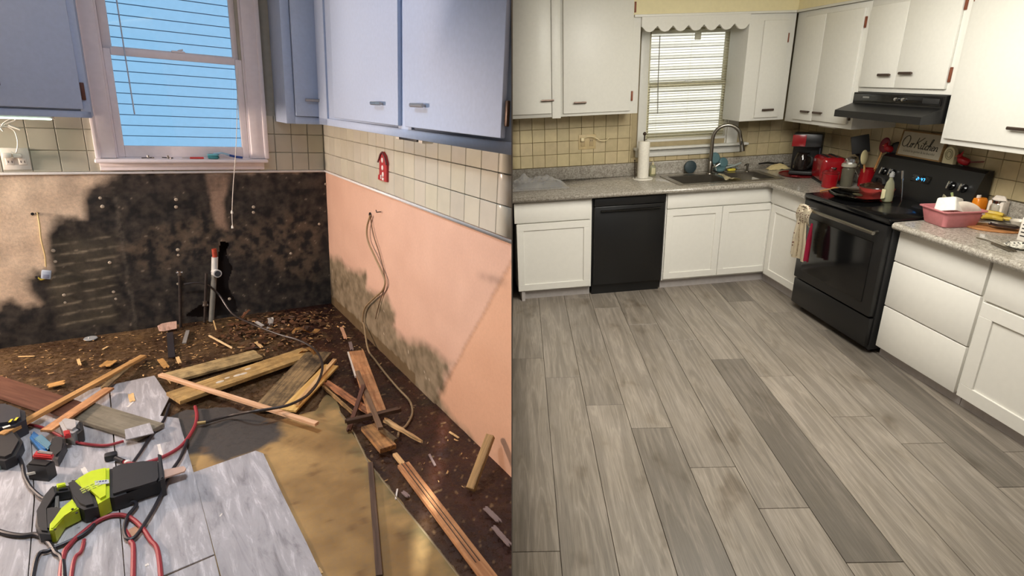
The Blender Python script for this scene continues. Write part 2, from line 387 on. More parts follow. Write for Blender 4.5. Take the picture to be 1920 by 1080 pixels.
STAINR = [(a[1], a[2]) for a in [(0, 0.075, 0.359), (0, -0.282, 0.412), (0, -0.372, 0.401), (0, -0.768, 0.448), (0, -0.799, 0.352), (0, -1.106, 0.399), (0, -1.246, 0.324), (0, -1.206, 0.245), (0, -1.371, 0.231), (0, -1.588, 0.291), (0, -1.758, 0.313), (0, -1.925, 0.305), (0, -1.849, 0.179), (0, -1.796, 0.067), (0, -2.457, -0.075), (0, -2.5, -0.512), (0, 2.773, -1.362), (0, 0.402, 0.272)]]
def right_col(p):
    y, z = p.y, p.z
    n = fbm(y*4, z*4, 3); n2 = fbm(y*13, z*13, 8); n3 = fbm(y*40, z*40, 8)
    base = lerp(lin((210, 174, 152)), lin((198, 161, 140)), 0.5+n)
    if y < JOINT(z): base = lerp(base, lin((208, 160, 124)), 0.6)
    d = sdpoly(y+n2*0.04, z+n*0.05, STAINR)
    mud = lerp(lin((138, 124, 100)), lin((96, 84, 62)), 0.4+n2*1.6+n3*0.6)
    c = lerp(base, mud, (0.5-d/0.05)*(0.72+n2*0.5))
    if z < 0.07+n2*0.03 and y > -1.5: c = lerp(c, lin((88, 68, 36)), 0.8)
    if n3 > 0.42 and d < 0.02: c = lerp(c, lin((214, 200, 180)), 0.7)
    s = math.exp(-((z-0.80+(y+2.2)*0.1)/0.018)**2)*max(0, 1-abs(y+2.22)/0.13); c = lerp(c, lin((120, 98, 84)), s*(0.6+n2))
    return c
J0, J1 = [(0, -2.328, 0.87), (0, -1.778, 0.067)]
def JOINT(z): return J0[1]+(J1[1]-J0[1])*(z-J0[2])/(J1[2]-J0[2])
wr = grid('wall_right', (0, -2.9, -0.02), (0, 2.9, 0), (0, 0, 1.02), 300, 110, right_col, PEACH, hole=None, disp=lambda p: noise.noise(p*7)*0.003 + (0.006 if p.y < JOINT(p.z) else 0))
wr['kind'] = 'structure'; wr['label'] = 'peach plaster wall with a damp stain rising from the floor'
struct('wall_right_upper', B().box((0.004, -2.9, 1.0), (0.1, 0.1, 2.5)).box((0.01, -2.9, -0.3), (0.1, 0.1, 1.0)), GROUTL)
struct('wall_left', B().box((-3.9, -4.6, -0.3), (-3.8, 0.1, 2.5)), WALLP)
struct('ceiling', B().box((-3.9, -6.0, 2.45), (0.1, 0.1, 2.5)), WALLP)

def floor_col(p):
    x, y = p.x, p.y
    n = fbm(x*5, y*5, 1); n2 = fbm(x*15, y*15, 2); n3 = fbm(x*45, y*45, 2)
    a = lerp(lin((92, 72, 48)), lin((52, 34, 20)), 0.5+n*1.6)          # worn brown boards by the window wall
    r = lerp(lin((60, 30, 18)), lin((28, 12, 9)), 0.5+n*1.5)            # dark wet strip along the peach wall
    c = lerp(a, r, (x+0.55+n*0.2)/0.25)
    if n2 > 0.12: c = lerp(c, lin((108, 84, 52)), (n2-0.12)*2.5*(1 if y > -0.9 else 0.25))
    if n3 > 0.3: c = lerp(c, lin((150, 122, 84)), 0.5)
    return c
def rubble(p):
    k = max(0, 1-math.hypot((p.x+0.45)/0.42, (p.y+0.42)/0.36))
    return 0.002*noise.noise(p*12) + k*(0.03+0.035*abs(noise.noise(p*16))+0.02*noise.noise(p*45))
fl = grid('floor', (-3.0, -3.4, 0), (3.1, 0, 0), (0, 3.45, 0), 340, 360, floor_col, SUBF, disp=rubble)
fl['kind'] = 'structure'; fl['label'] = 'dark wet rotten subfloor of the stripped kitchen'

# underlayment sheet left in the middle, its edge torn
UND = [(a[0], a[1]) for a in [(-1.176, -1.294, 0.004), (-1.065, -1.244, 0.004), (-0.89, -1.31, 0.004), (-0.72, -1.543, 0.004), (-0.546, -1.537, 0.004), (-0.451, -1.405, 0.004), (-0.424, -1.458, 0.004), (-0.44, -1.612, 0.004), (-0.447, -1.788, 0.004), (-0.462, -2.037, 0.004), (-0.456, -2.313, 0.004), (-0.438, -2.557, 0.004), (-0.433, -2.813, 0.004), (-0.452, -3.222, 0.004), (-0.887, -3.229, 0.004), (-1.269, -2.99, 0.004), (-1.288, -1.725, 0.004)]]
WET = [(a[0], a[1]) for a in [(-1.17, -1.187, 0.004), (-0.879, -1.238, 0.004), (-0.699, -1.555, 0.004), (-0.747, -1.722, 0.004), (-0.853, -1.764, 0.004), (-0.968, -1.778, 0.004), (-1.063, -1.669, 0.004), (-1.196, -1.658, 0.004)]]
bm_ = B().prism(UND, 0.0, 0.009, jag=0.006)
o = bm_.out('underlayment_panel', UNDER, fl); me = o.data
bmx = bmesh.new(); bmx.from_mesh(me)
bmesh.ops.triangulate(bmx, faces=bmx.faces)
for _ in range(5):
    es = [e for e in bmx.edges if e.calc_length() > 0.035]
    if not es: break
    bmesh.ops.subdivide_edges(bmx, edges=es, cuts=1, use_grid_fill=False); bmesh.ops.triangulate(bmx, faces=[f for f in bmx.faces if len(f.verts) > 3])
bmx.to_mesh(me); bmx.free()
at = me.color_attributes.new('stain', 'FLOAT_COLOR', 'POINT')
for v in me.vertices:
    x, y = v.co.x, v.co.y; n = fbm(x*4, y*4, 5); n2 = fbm(x*14, y*14, 5)
    c = lerp(lin((166, 136, 86)), lin((128, 101, 60)), 0.5+n*1.6+n2*0.5)
    c = lerp(c, lin((62, 58, 54)), (0.5-(sdpoly(x+n2*0.05, y+n*0.05, WET))/0.03)*0.95)
    e = sdpoly(x, y, UND); c = lerp(c, lin((92, 88, 58)), max(0, 1+e/0.10)*(0.55+n2*1.6) if x > -0.6 else 0)
    if n2 > 0.3: c = lerp(c, lin((100, 72, 40)), 0.5)
    at.data[v.index].color = (*c, 1)
me.shade_flat()

# grey stone-look vinyl planks still lying at the door side
VIN = m_marble('grey_marbled_vinyl', (168, 167, 170), (194, 194, 197))
vp = [[(-1.366, -0.815, 0.01), (-1.172, -0.794, 0.01), (-1.124, -1.095, 0.01), (-1.174, -1.264, 0.01), (-1.103, -1.324, 0.01), (-1.089, -1.801, 0.01), (-1.079, -2.308, 0.01), (-1.32, -2.338, 0.01), (-1.32, -2.263, 0.01), (-1.343, -1.5, 0.01)],
      [(-1.872, -0.975, 0.01), (-1.651, -1.046, 0.01), (-1.527, -0.861, 0.01), (-1.371, -0.799, 0.01), (-1.349, -1.462, 0.01), (-1.321, -2.31, 0.01), (-1.288, -2.983, 0.01), (-1.537, -2.827, 0.01), (-1.56, -2.167, 0.01), (-1.583, -1.708, 0.01), (-1.641, -1.161, 0.01)],
      [(-2.294, -0.801, 0.01), (-1.644, -1.159, 0.01), (-1.587, -1.706, 0.01), (-1.563, -2.165, 0.01), (-1.541, -2.824, 0.01), (-1.816, -2.652, 0.01)],
      [(-1.089, -1.801, 0.01), (-0.853, -1.762, 0.01), (-0.83, -1.797, 0.01), (-0.823, -2.111, 0.01), (-0.812, -2.405, 0.01), (-0.807, -2.616, 0.01), (-0.787, -3.17, 0.01), (-1.058, -3.002, 0.01), (-1.073, -2.458, 0.01)],
      [(-1.079, -2.314, 0.01), (-1.071, -3.119, 0.01), (-1.278, -2.989, 0.01), (-1.32, -2.347, 0.01)]]
for q in vp:
    o = B().prism([(a[0], a[1]) for a in q], 0.010, 0.0165, bev=0.0012).out('vinyl_plank', VIN, fl)
# strip of torn edging along the underlayment
ed = [(-0.447, -1.602, 0.01), (-0.447, -1.819, 0.01), (-0.47, -2.06, 0.01), (-0.457, -2.339, 0.01), (-0.444, -2.57, 0.01), (-0.434, -2.827, 0.01), (-0.455, -3.226, 0.01)]
b = B()
for i in range(len(ed)-1): b.tube([ed[i], ed[i+1]], 0.0035, 5, flat=0.6)
b.out('torn_edge_strip', mat('torn_paper_edge', (128, 114, 86), 0.8), fl)

# ---------------------------------------------------------------- tiles and the worktop scar
def tiles(wall, m, spans, tone, th=0.006, gap=0.003):
    """spans: (axis, a0, a1, b0, b1, step_a, step_b): one tile object each, sharing meshes"""
    cache = {}
    for ax, a0, a1, z0, z1, sa, sb in spans:
        a = a0
        while a < a1-0.004:
            w = min(sa, a1-a); z = z0
            while z < z1-0.004:
                h = min(sb, z1-z); key = (ax, round(w, 3), round(h, 3))
                if w > 0.015 and h > 0.015:
                    if key not in cache:
                        b = B()
                        if ax == 'x': b.box((gap/2, -th, gap/2), (w-gap/2, 0.004, h-gap/2), 0.0022, 1)
                        else: b.box((-th, gap/2, gap/2), (0.004, w-gap/2, h-gap/2), 0.0022, 1)
                        o = b.out('tile', m, wall); cache[key] = o
                    else:
                        o = cache[key].copy(); COL.objects.link(o)
                    k = random.uniform(*tone); o.color = (k, k*random.uniform(0.985, 1.01), k*random.uniform(0.96, 1.02), 1)
                    o.matrix_basis = T((a, 0, z)) if ax == 'x' else T((0, a, z))
                z += sb
            a += sa
tiles(wb, TILEL, [('x', -1.96, -1.28, 0.992, 1.345, 0.125, 0.1175), ('x', -0.43, -0.01, 0.992, 1.345, 0.105, 0.1175), ('x', -1.27, -0.44, 0.992, 1.008, 0.12, 0.1)], (0.93, 1.03))
tiles(wr, TILEL, [('y', -2.62, -0.01, 0.992, 1.345, 0.125, 0.1175)], (0.93, 1.03))
struct('trim_1', B().box((-2.4, -0.012, 0.978), (-0.0, 0.0, 0.992), 0.003), mat('worktop_edge_white', (225, 225, 222), 0.35))
struct('trim_2', B().box((-0.012, -2.7, 0.978), (0.0, -0.012, 0.992), 0.003), mat('worktop_edge_white', (225, 225, 222), 0.35))

# ---------------------------------------------------------------- window of the stripped kitchen
win = struct('window_1', B().box((-1.285, -0.028, 1.07), (-1.20, 0.0, 2.32), 0.006).box((-0.475, -0.028, 1.07), (-0.385, 0.0, 2.32), 0.006).box((-1.285, -0.028, 2.32), (-0.385, 0.0, 2.42), 0.006), TRIM)
struct('casing_band', B().box((-1.298, -0.036, 1.07), (-1.272, -0.0, 2.42), 0.004).box((-0.398, -0.036, 1.07), (-0.372, 0.0, 2.42), 0.004), TRIM, win)
struct('sill', B().box((-1.305, -0.065, 1.045), (-0.385, 0.02, 1.068), 0.008, 3), TRIM, win)
struct('apron', B().box((-1.285, -0.024, 1.000), (-0.405, 0.0, 1.045), 0.004).box((-1.285, -0.03, 1.022), (-0.405, -0.024, 1.045), 0.003), TRIM, win)
struct('jamb', B().box((-1.205, -0.005, 1.07), (-1.19, 0.09, 2.32)).box((-0.485, -0.005, 1.07), (-0.47, 0.09, 2.32)).box((-1.19, 0.0, 1.055), (-0.485, 0.10, 1.075)), TRIM, win)
sash = struct('lower_sash', B().box((-1.19, 0.0, 1.075), (-1.155, 0.03, 1.665), 0.004).box((-0.525, 0.0, 1.075), (-0.487, 0.03, 1.665), 0.004).box((-1.155, 0.0, 1.075), (-0.525, 0.03, 1.14), 0.004).box((-1.155, -0.004, 1.632), (-0.525, 0.03, 1.672), 0.004), TRIM, win)
struct('pane', B().box((-1.155, 0.012, 1.14), (-0.525, 0.016, 1.634)), m_glass(), sash)
usash = struct('upper_sash', B().box((-1.19, 0.035, 1.65), (-1.145, 0.062, 2.3), 0.004).box((-0.53, 0.035, 1.65), (-0.487, 0.062, 2.3), 0.004).box((-1.145, 0.035, 1.65), (-0.53, 0.062, 1.68), 0.004).box((-1.145, 0.035, 2.26), (-0.53, 0.062, 2.3), 0.004), TRIM, win)
struct('pane', B().box((-1.145, 0.047, 1.68), (-0.53, 0.051, 2.26)), m_glass(), usash)
struct('sash_lock', B().box((-0.86, -0.004, 1.672), (-0.79, 0.026, 1.684), 0.004).tube([(-0.825, 0.01, 1.684), (-0.80, 0.0, 1.692)], 0.005), TRIM, win)
# neighbour's lap siding outside
sid = thing('neighbour_siding', 'blue-looking horizontal lap siding of the house next door outside the left window', 'siding', (-0.9, 1.6, 0))
SID = mat('siding_blue_cast', (128, 176, 214), 0.6, var=0.03, bmp=0.03)  # blue daylight cast put into the siding's base colour
for i in range(40):
    z = 0.2+i*0.082
    q = B().box((-2.6, 0, 0), (1.9, 0.005, 0.084), 0.001, 1, M=RX(-3)) if i == 0 else None
    if q: first = q.out('lap_board', SID, sid, M=T((0, 0, z)))
    else:
        c = first.copy(); COL.objects.link(c); c.matrix_basis = T((0, 0, z))
B().box((0.72, -0.05, 0.3), (0.80, 0.0, 3.2), 0.01).out('corner_board', mat('pale_corner_board', (150, 200, 225), 0.5), sid)
# blind wand and lift cord
single('blind_wand', 'clear blind tilt wand hanging over the left of the blue window', 'wand', B().tube(smooth([(0, 0, 0.0), (0.004, 0.0, -0.3), (0.01, 0.0, -0.62)]), 0.004, 6), mat('clear_wand', (190, 205, 220), 0.2), (-1.093, -0.03, 1.939))
t = thing('window_blind', 'thin white blind cord hanging below the sill over the black mould', 'blind', (-0.576, -0.075, 1.19))
pp = [(-0.523, -0.075, 1.613), (-0.567, -0.075, 1.191), (-0.61, -0.075, 0.9), (-0.631, -0.075, 0.729), (-0.636, -0.075, 0.632)]
B().tube(smooth(pp), 0.0022, 5).out('cord', WHITEP, t, room=True)
for q in pp[-2:]: B().lathe([(0.003, 0.02), (0.006, 0.012), (0.0075, 0)], 10, c=q).out('tassel', WHITEP, t, room=True)

# ---------------------------------------------------------------- upper cabinets of the stripped kitchen
def bar_handle(t, c, along, out, L_=0.09, m=None, name='handle', room=True):
    """short bar pull on two posts; along and out are unit directions"""
    a = V3(along); n = V3(out); c = V3(c); b = B()
    b.tube([c-a*L_/2+n*0.022, c+a*L_/2+n*0.022], 0.0055, 8, flat=1.5)
    for s in (-1, 1): b.tube([c+a*s*L_*0.32, c+a*s*L_*0.32+n*0.02], 0.005, 8)
    return b.out(name, m or STEEL, t, room=room)
def hinge(t, c, size, m=None):
    c = V3(c); s = V3(size)/2
    return B().box(c-s, c+s, 0.003).tube([c+V3((0, 0, -s.z)), c+V3((0, 0, s.z))], 0.005, 6).out('hinge', m or DARKM, t, room=True)
HNG = mat('worn_brown_hinge', (96, 60, 48), 0.5, metal=0.3)
t = thing('upper_cabinet', 'blue-looking painted wall cabinet left of the window, light glowing beneath', 'cabinet', (-1.9, 0, 1.30))
B().box((-2.5, -0.300, 1.300), (-1.276, -0.004, 2.445), 0.003).box((-2.5, -0.312, 1.300), (-1.276, -0.298, 1.333), 0.002).box((-1.318, -0.312, 1.3), (-1.276, -0.298, 2.445), 0.002).out('body', CABL, t, room=True)
d = B().box((-1.95, -0.330, 1.342), (-1.306, -0.312, 2.42), 0.004).out('door', CABL, t, room=True)
bar_handle(d, (-1.652, -0.330, 1.445), (1, 0, 0), (0, -1, 0), m=BLACKP)
hinge(t, (-1.297, -0.316, 1.43), (0.018, 0.012, 0.085), HNG)
t = thing('under_cabinet_light', 'slim lit strip light under the blue-looking cabinet on the left', 'light', (-1.75, -0.2, 1.285))
B().box((-0.35, -0.03, 0.0), (0.31, 0.03, 0.013), 0.003).out('housing', WHITEP, t)
B().box((-0.33, -0.036, -0.005), (0.30, 0.012, 0.001), 0.002).out('diffuser', mat('lit_diffuser', (225, 255, 240), 0.5, emit=4.0, bmp=0), t)

t = thing('upper_cabinet', 'narrow corner wall cabinet with a warm-lit side, right of the window', 'cabinet', (-0.15, 0, 1.30))
B().box((-0.313, -0.300, 1.308), (-0.004, -0.004, 2.445), 0.002).out('body', CABL, t, room=True)
B().box((-0.313, -0.312, 1.308), (-0.262, -0.298, 2.445), 0.002).box((-0.262, -0.312, 1.308), (-0.10, -0.298, 1.352), 0.002).box((-0.04, -0.312, 1.308), (-0.02, -0.298, 2.445), 0.002).out('face_frame', CABL, t, room=True)
d = B().box((-0.258, -0.330, 1.355), (-0.048, -0.312, 2.42), 0.004).out('door', CABL, t, room=True)
bar_handle(d, (-0.155, -0.330, 1.452), (1, 0, 0), (0, -1, 0), 0.10)
hinge(t, (-0.040, -0.317, 1.43), (0.016, 0.012, 0.08))
t = thing('upper_cabinet', 'long double-door wall cabinet hung above the peach wall', 'cabinet', (0, -1.6, 1.31))
B().box((-0.11, -2.75, 1.312), (-0.004, -0.313, 2.445), 0.002).box((-0.122, -2.75, 1.312), (-0.108, -0.33, 1.352), 0.002).box((-0.122, -0.50, 1.312), (-0.108, -0.33, 2.445), 0.002).box((-0.122, -1.72, 1.35), (-0.108, -1.58, 2.445)).out('body', CABL, t, room=True)
dd = [(-1.62, -0.70, -1.41, 'left'), (-2.46, -1.69, -1.86, 'right')]
for y0, y1, yh, s in dd:
    d = B().box((-0.142, y0, 1.362), (-0.122, y1, 2.43), 0.005).out('door', CABL, t, room=True)
    bar_handle(d, (-0.142, yh, 1.452), (0, 1, 0), (-1, 0, 0), 0.12)
hinge(t, (-0.13, -0.69, 1.44), (0.012, 0.016, 0.08)); hinge(t, (-0.13, -2.475, 1.44), (0.012, 0.016, 0.08))

# ================================================================ stripped kitchen: pipes, wires, wall bits
PVC = mat('white_pvc', (205, 208, 205), 0.35); GREYP = mat('weathered_grey_pipe', (128, 128, 120), 0.55, var=0.2, scale=20); RUST = mat('rusty_black_pipe', (38, 30, 26), 0.6, var=0.4, scale=40)
REDP = mat('red_oxide', (160, 60, 38), 0.6, var=0.2)
t = thing('drain_stub', 'white plastic drain elbow on a grey pipe in front of the wall hole', 'pipe', (-0.811, -0.05, 0.016))
p0, p1, p2 = [(-0.815, -0.05, 0.009), (-0.766, -0.05, 0.337), (-0.753, -0.05, 0.444)]
B().tube([p0, p1], 0.017, 14).out('riser', GREYP, t, room=True)
B().tube([V3(p1)-V3((0, 0, 0.01)), p2], 0.0195, 14).tube([V3(p1)+V3((0, 0, 0.012)), V3(p1)+V3((0.012, -0.045, 0.008))], 0.02, 14).tube([V3(p1)+V3((0.010, -0.036, 0.008)), V3(p1)+V3((0.014, -0.052, 0.008))], 0.026, 16).out('elbow', PVC, t, room=True)
B().tube([V3(p1)+V3((0.0138, -0.0515, 0.008)), V3(p1)+V3((0.0142, -0.0545, 0.008))], 0.019, 16).out('elbow_mouth', mat('pipe_inside', (60, 66, 72), 0.6), t, room=True)
B().tube([p2, V3(p2)+V3((0, 0.0, 0.055))], 0.0145, 12).out('vent_stub', REDP, t, room=True)
t = thing('water_pipe', 'thin black supply pipe with a shut-off valve, left of the drain', 'pipe', (-0.996, -0.06, 0.005))
a0, a1 = [(-0.994, -0.06, -0.003), (-0.963, -0.06, 0.348)]
B().tube([a0, a1], 0.009, 10).out('tube', RUST, t, room=True)
B().tube([a1, V3(a1)+V3((0, 0, 0.03))], 0.013, 10).tube([V3(a1)+V3((-0.018, -0.004, 0.018)), V3(a1)+V3((0.018, -0.004, 0.018))], 0.0075, 8).out('valve', STEEL, t, room=True)
t = thing('water_pipe', 'thin black supply pipe close beside the white drain elbow', 'pipe', (-0.853, -0.06, 0.018))
a0, a1 = [(-0.856, -0.085, 0.02), (-0.815, -0.085, 0.352)]
B().tube([a0, a1], 0.0085, 10).out('tube', RUST, t, room=True)
q = V3(a0).lerp(V3(a1), 0.35); B().tube([q-V3((0.016, 0, 0)), q+V3((0.016, 0, 0))], 0.008, 8).tube([q, q+V3((0, 0, 0.03))], 0.013, 10).out('valve', STEEL, t, room=True)
CABLE = mat('yellowed_cable', (196, 176, 128), 0.5, bmp=0.02); GREYC = mat('tan_grey_cable', (150, 128, 96), 0.5, bmp=0.02)
t = thing('junction_wire', 'short yellow-white wire from a hole, ending in a blue-white box, left wall', 'wire', (-1.602, -0.01, 0.773))
B().tube(smooth([(-1.602, -0.012, 0.773), (-1.603, -0.012, 0.701), (-1.609, -0.012, 0.616), (-1.606, -0.012, 0.529), (-1.612, -0.012, 0.46)]), 0.0045, 6).out('wire', CABLE, t, room=True)
bx = (-1.615, -0.02, 0.418)
B().box((-0.022, -0.014, -0.026), (0.022, 0.014, 0.022), 0.004, M=T(bx) @ RY(12)).out('outlet_box', mat('blue_white_plastic', (176, 190, 205), 0.45), t, room=True)
B().box((-0.014, -0.016, -0.02), (0.014, -0.0135, 0.002), 0.001, M=T(bx) @ RY(12)).out('face', mat('grey_face', (140, 150, 170), 0.5), t, room=True)
B().tube(smooth([(-1.626, -0.015, 0.393), (-1.644, -0.015, 0.388), (-1.658, -0.015, 0.4)]), 0.006, 6).out('wire_nut', mat('yellow_plastic', (208, 188, 60), 0.5), t, room=True)
B().tube([(-1.655, -0.016, 0.39), (-1.664, -0.016, 0.41)], 0.006, 6).out('plug_tip', BLACKP, t, room=True)
for px, lab in (((-1.604, 0, 0.765), 'small dark wire hole in the plaster that the yellow-white wire leaves'), ((-1.625, 0, 0.763), 'small empty dark hole in the plaster just left of the wire')):
    single('plaster_hole', lab, 'hole', B().lathe([(0.008, 0.0), (0.008, 0.004)], 12, M=RX(90)), BLACKP, (px[0], 0.0, px[2]), group='wire holes in the left plaster')
# round plugs of plaster over old screw heads in the mould
PLUG = mat('chalky_plug', (176, 166, 148), 0.9)
b = B()
for q in [(-1.566, 0, 0.548), (-1.566, 0, 0.484), (-1.556, 0, 0.279), (-1.558, 0, 0.233), (-1.308, 0, 0.841), (-1.304, 0, 0.791), (-0.928, 0, 0.818), (-0.933, 0, 0.772), (-0.953, 0, 0.5), (-0.954, 0, 0.465), (-0.977, 0, 0.276), (-1.313, 0, 0.221), (-1.318, 0, 0.267), (-1.313, 0, 0.452), (-0.488, 0, 0.752), (-0.491, 0, 0.716), (-0.27, 0, 0.413), (-0.687, 0, 0.133), (-0.006, 0, 0.894), (-0.064, 0, 0.611)]:
    b.lathe([(random.uniform(0.007, 0.011), 0), (0.007, 0.0035), (0.002, 0.004)], 9, M=T((q[0], -0.004, q[2])) @ RX(90))
o = b.out('plaster_plugs', PLUG, wb, room=True); o['kind'] = 'stuff'

t = thing('outlet', 'white double outlet with two plugs on the green-lit tiles at the left edge', 'outlet', (-1.647, -0.006, 1.063))
q = V3((-1.646, -0.008, 1.063))
B().box(q+V3((-0.058, -0.004, -0.058)), q+V3((0.058, 0.004, 0.058)), 0.004).out('cover_plate', WHITEP, t, room=True)
for s in (-1, 1):
    r = B().box(q+V3((s*0.026-0.017, -0.008, -0.03)), q+V3((s*0.026+0.017, -0.004, 0.006)), 0.006, 3).out('socket', WHITEP, t, room=True)
    B().box(q+V3((s*0.026-0.009, -0.0085, -0.02)), q+V3((s*0.026-0.006, -0.0078, -0.008))).box(q+V3((s*0.026+0.006, -0.0085, -0.02)), q+V3((s*0.026+0.009, -0.0078, -0.008))).out('slots', BLACKP, r, room=True)
t = thing('white_plug_cord', 'tangled white light cord plugged into the left outlet', 'cord', (-1.649, -0.03, 1.102))
B().box(q+V3((-0.05, -0.04, 0.008)), q+V3((-0.012, -0.008, 0.034)), 0.006).box(q+V3((-0.008, -0.035, 0.008)), q+V3((0.03, -0.008, 0.03)), 0.006).out('plug', WHITEP, t, room=True)
B().tube(smooth([(-1.659, -0.035, 1.102), (-1.638, -0.035, 1.099), (-1.623, -0.035, 1.149), (-1.624, -0.035, 1.198), (-1.634, -0.035, 1.22), (-1.659, -0.035, 1.235), (-1.694, -0.035, 1.253)]), 0.0035, 6).tube(smooth([(-1.69, -0.05, 1.224), (-1.651, -0.05, 1.247), (-1.614, -0.05, 1.264), (-1.621, -0.05, 1.275), (-1.659, -0.05, 1.252), (-1.676, -0.05, 1.225), (-1.67, -0.05, 1.209), (-1.677, -0.05, 1.23), (-1.637, -0.05, 1.231), (-1.602, -0.05, 1.219)]), 0.004, 6).tube([(-1.643, -0.05, 1.242), (-1.6, -0.05, 1.219)], 0.0065, 6).out('cord', WHITEP, t, room=True)

# things on the sill
t = thing('dish_brush', 'teal scrub brush with clear and blue handle on the left window sill', 'brush', (-0.70, -0.035, 1.07))
B().box((-0.03, -0.016, 0.0), (0.03, 0.016, 0.018), 0.006, M=RZ(-20)).out('bristles', mat('teal_bristles', (40, 110, 118), 0.9, var=0.3, scale=200), t)
B().box((-0.032, -0.018, 0.018), (0.032, 0.018, 0.03), 0.008, M=RZ(-20)).out('head', mat('teal_plastic', (80, 150, 165), 0.3), t)
B().tube(smooth([(0.0, 0, 0.03), (0.05, -0.002, 0.034), (0.10, -0.004, 0.02)]), 0.006, 8).out('neck', mat('clear_blue', (150, 190, 215), 0.2), t)
B().tube([(0.09, -0.004, 0.022), (0.13, -0.005, 0.012), (0.165, -0.006, 0.008)], 0.009, 8, flat=0.8).out('grip', mat('blue_plastic', (30, 70, 150), 0.35), t)
t = thing('screwdriver', 'thin red-handled screwdriver lying on the sill left of the brush', 'screwdriver', (-0.83, -0.04, 1.075))
B().tube([(0, 0, 0.0), (0.075, 0, 0.0)], 0.006, 8).out('handle', mat('red_plastic', (205, 60, 50), 0.4), t)
B().tube([(-0.04, 0, 0), (0, 0, 0)], 0.0022, 6).out('shaft', STEEL, t)
for x, l in ((-1.045, 'black and chrome toggle bolt lying at the left of the sill'), (-0.945, 'black toggle bolt tilted on the sill beside the red screwdriver')):
    t = thing('toggle_bolt', l, 'bolt', (x, -0.04, 1.075), 15 if x < -1 else -35)
    B().tube([(-0.035, 0, 0), (0.03, 0, 0)], 0.003, 6).out('shank', BLACKP, t)
    B().tube([(0.0, 0, -0.004), (0.0, 0, 0.014)], 0.006, 8).tube([(0.02, -0.012, 0), (0.02, 0.012, 0)], 0.004, 6).out('wing', STEEL, t)

# red wooden barn on the right tiles
t = thing('barn_plaque', 'small red wooden barn with white windows hung on the tiles', 'plaque', (-0.012, -1.12, 1.055))
c0, c1, c2, c3 = [(-0.014, -1.078, 1.054), (-0.014, -1.272, 1.078), (-0.014, -1.281, 1.208), (-0.014, -1.145, 1.21)]
BM = in_room(t); FM = Matrix(((0, 0, 1, -0.0), (1, 0, 0, 0), (0, 1, 0, 0), (0, 0, 0, 1)))   # local (u, v, w) -> (x=w, y=u, z=v)
poly = [(0.075, 0.0), (0.07, 0.025), (0.055, 0.03), (0.05, 0.11), (0.025, 0.145), (0.0, 0.155), (-0.035, 0.135), (-0.055, 0.10), (-0.05, 0.0)]
B().prism(poly, -0.006, 0.006, M=FM, bev=0.0).out('board', mat('barn_red', (158, 36, 38), 0.55), t)
B().tube([FM @ V3(v) for v in ((0.062, 0.095, -0.009), (0.025, 0.140, -0.009), (0.0, 0.152, -0.009), (-0.035, 0.130, -0.009), (-0.058, 0.092, -0.009))], 0.005, 6).out('roof_trim', mat('barn_dark_trim', (95, 40, 44), 0.6), t)
for i, (u, v) in enumerate(((0.005, 0.11), (0.004, 0.07), (-0.002, 0.035))):
    B().sph((0, 0, 0), 0.014, sc=(0.25, 0.9, 1), M=T((-0.007, u, v))).out('white_spot', mat('barn_white', (222, 212, 205), 0.6), t)
B().box((-0.010, -0.016, 0.004), (-0.005, 0.006, 0.018), 0.001).box((-0.010, 0.018, 0.008), (-0.005, 0.028, 0.03), 0.001).out('white_lamb', mat('barn_white', (222, 212, 205), 0.6), t)
t = thing('towel_bracket', 'black and white paper towel bracket screwed beneath the long wall cabinet', 'bracket', (-0.06, -1.62, 1.30))
B().box((-0.04, -0.10, 0.0), (0.03, 0.09, 0.012), 0.003).out('plate', BLACKP, t)
for s in (-0.13, 0.12): B().box((-0.035, s-0.02, -0.004), (0.02, s+0.02, 0.012), 0.004).out('clip', WHITEP, t)

# cables on the peach wall
t = thing('hanging_cable', 'long tan cable hanging out of a hole in the peach wall down to the floor', 'cable', (-0.01, -0.891, 0.829))
B().tube(smooth([(-0.02, -0.918, 0.832), (-0.02, -0.86, 0.745), (-0.02, -0.873, 0.67), (-0.02, -0.983, 0.598), (-0.02, -1.088, 0.535), (-0.02, -1.135, 0.484), (-0.02, -1.084, 0.418), (-0.02, -0.943, 0.329), (-0.02, -0.788, 0.218), (-0.02, -0.743, 0.123), (-0.02, -0.77, 0.088)]+[(-0.066, -0.959, 0.012), (-0.084, -1.132, 0.012), (-0.098, -1.331, 0.012), (-0.105, -1.513, 0.012), (-0.107, -1.669, 0.012), (-0.146, -1.787, 0.012), (-0.214, -1.873, 0.012), (-0.257, -1.897, 0.012)]+[(-0.298, -1.969, 0.03)]), 0.0055, 7).out('cable', GREYC, t, room=True)
B().tube(smooth([(-0.012, -0.896, 0.827), (-0.012, -0.942, 0.722), (-0.012, -1.039, 0.623), (-0.012, -1.1, 0.531), (-0.012, -1.114, 0.461), (-0.012, -1.044, 0.359), (-0.012, -0.97, 0.241), (-0.012, -0.951, 0.2)]), 0.003, 6).out('thin_wire', mat('thin_brown_wire', (110, 88, 66), 0.6), t, room=True)
o = B().lathe([(0.016, 0), (0.016, 0.003)], 16, M=RY(-90)).out('hole', BLACKP, t, M=Matrix()); o.matrix_basis = in_room(t) @ T((-0.004, -0.875, 0.826))
single('bent_screw', 'dark screw stuck in the peach wall right of the cable hole', 'screw', B().tube([(0, 0, 0), (-0.03, -0.01, 0.0)], 0.003, 6).tube([(-0.03, -0.014, 0), (-0.03, -0.004, 0.012)], 0.003, 6), BLACKP, (0, -1.035, 0.872))

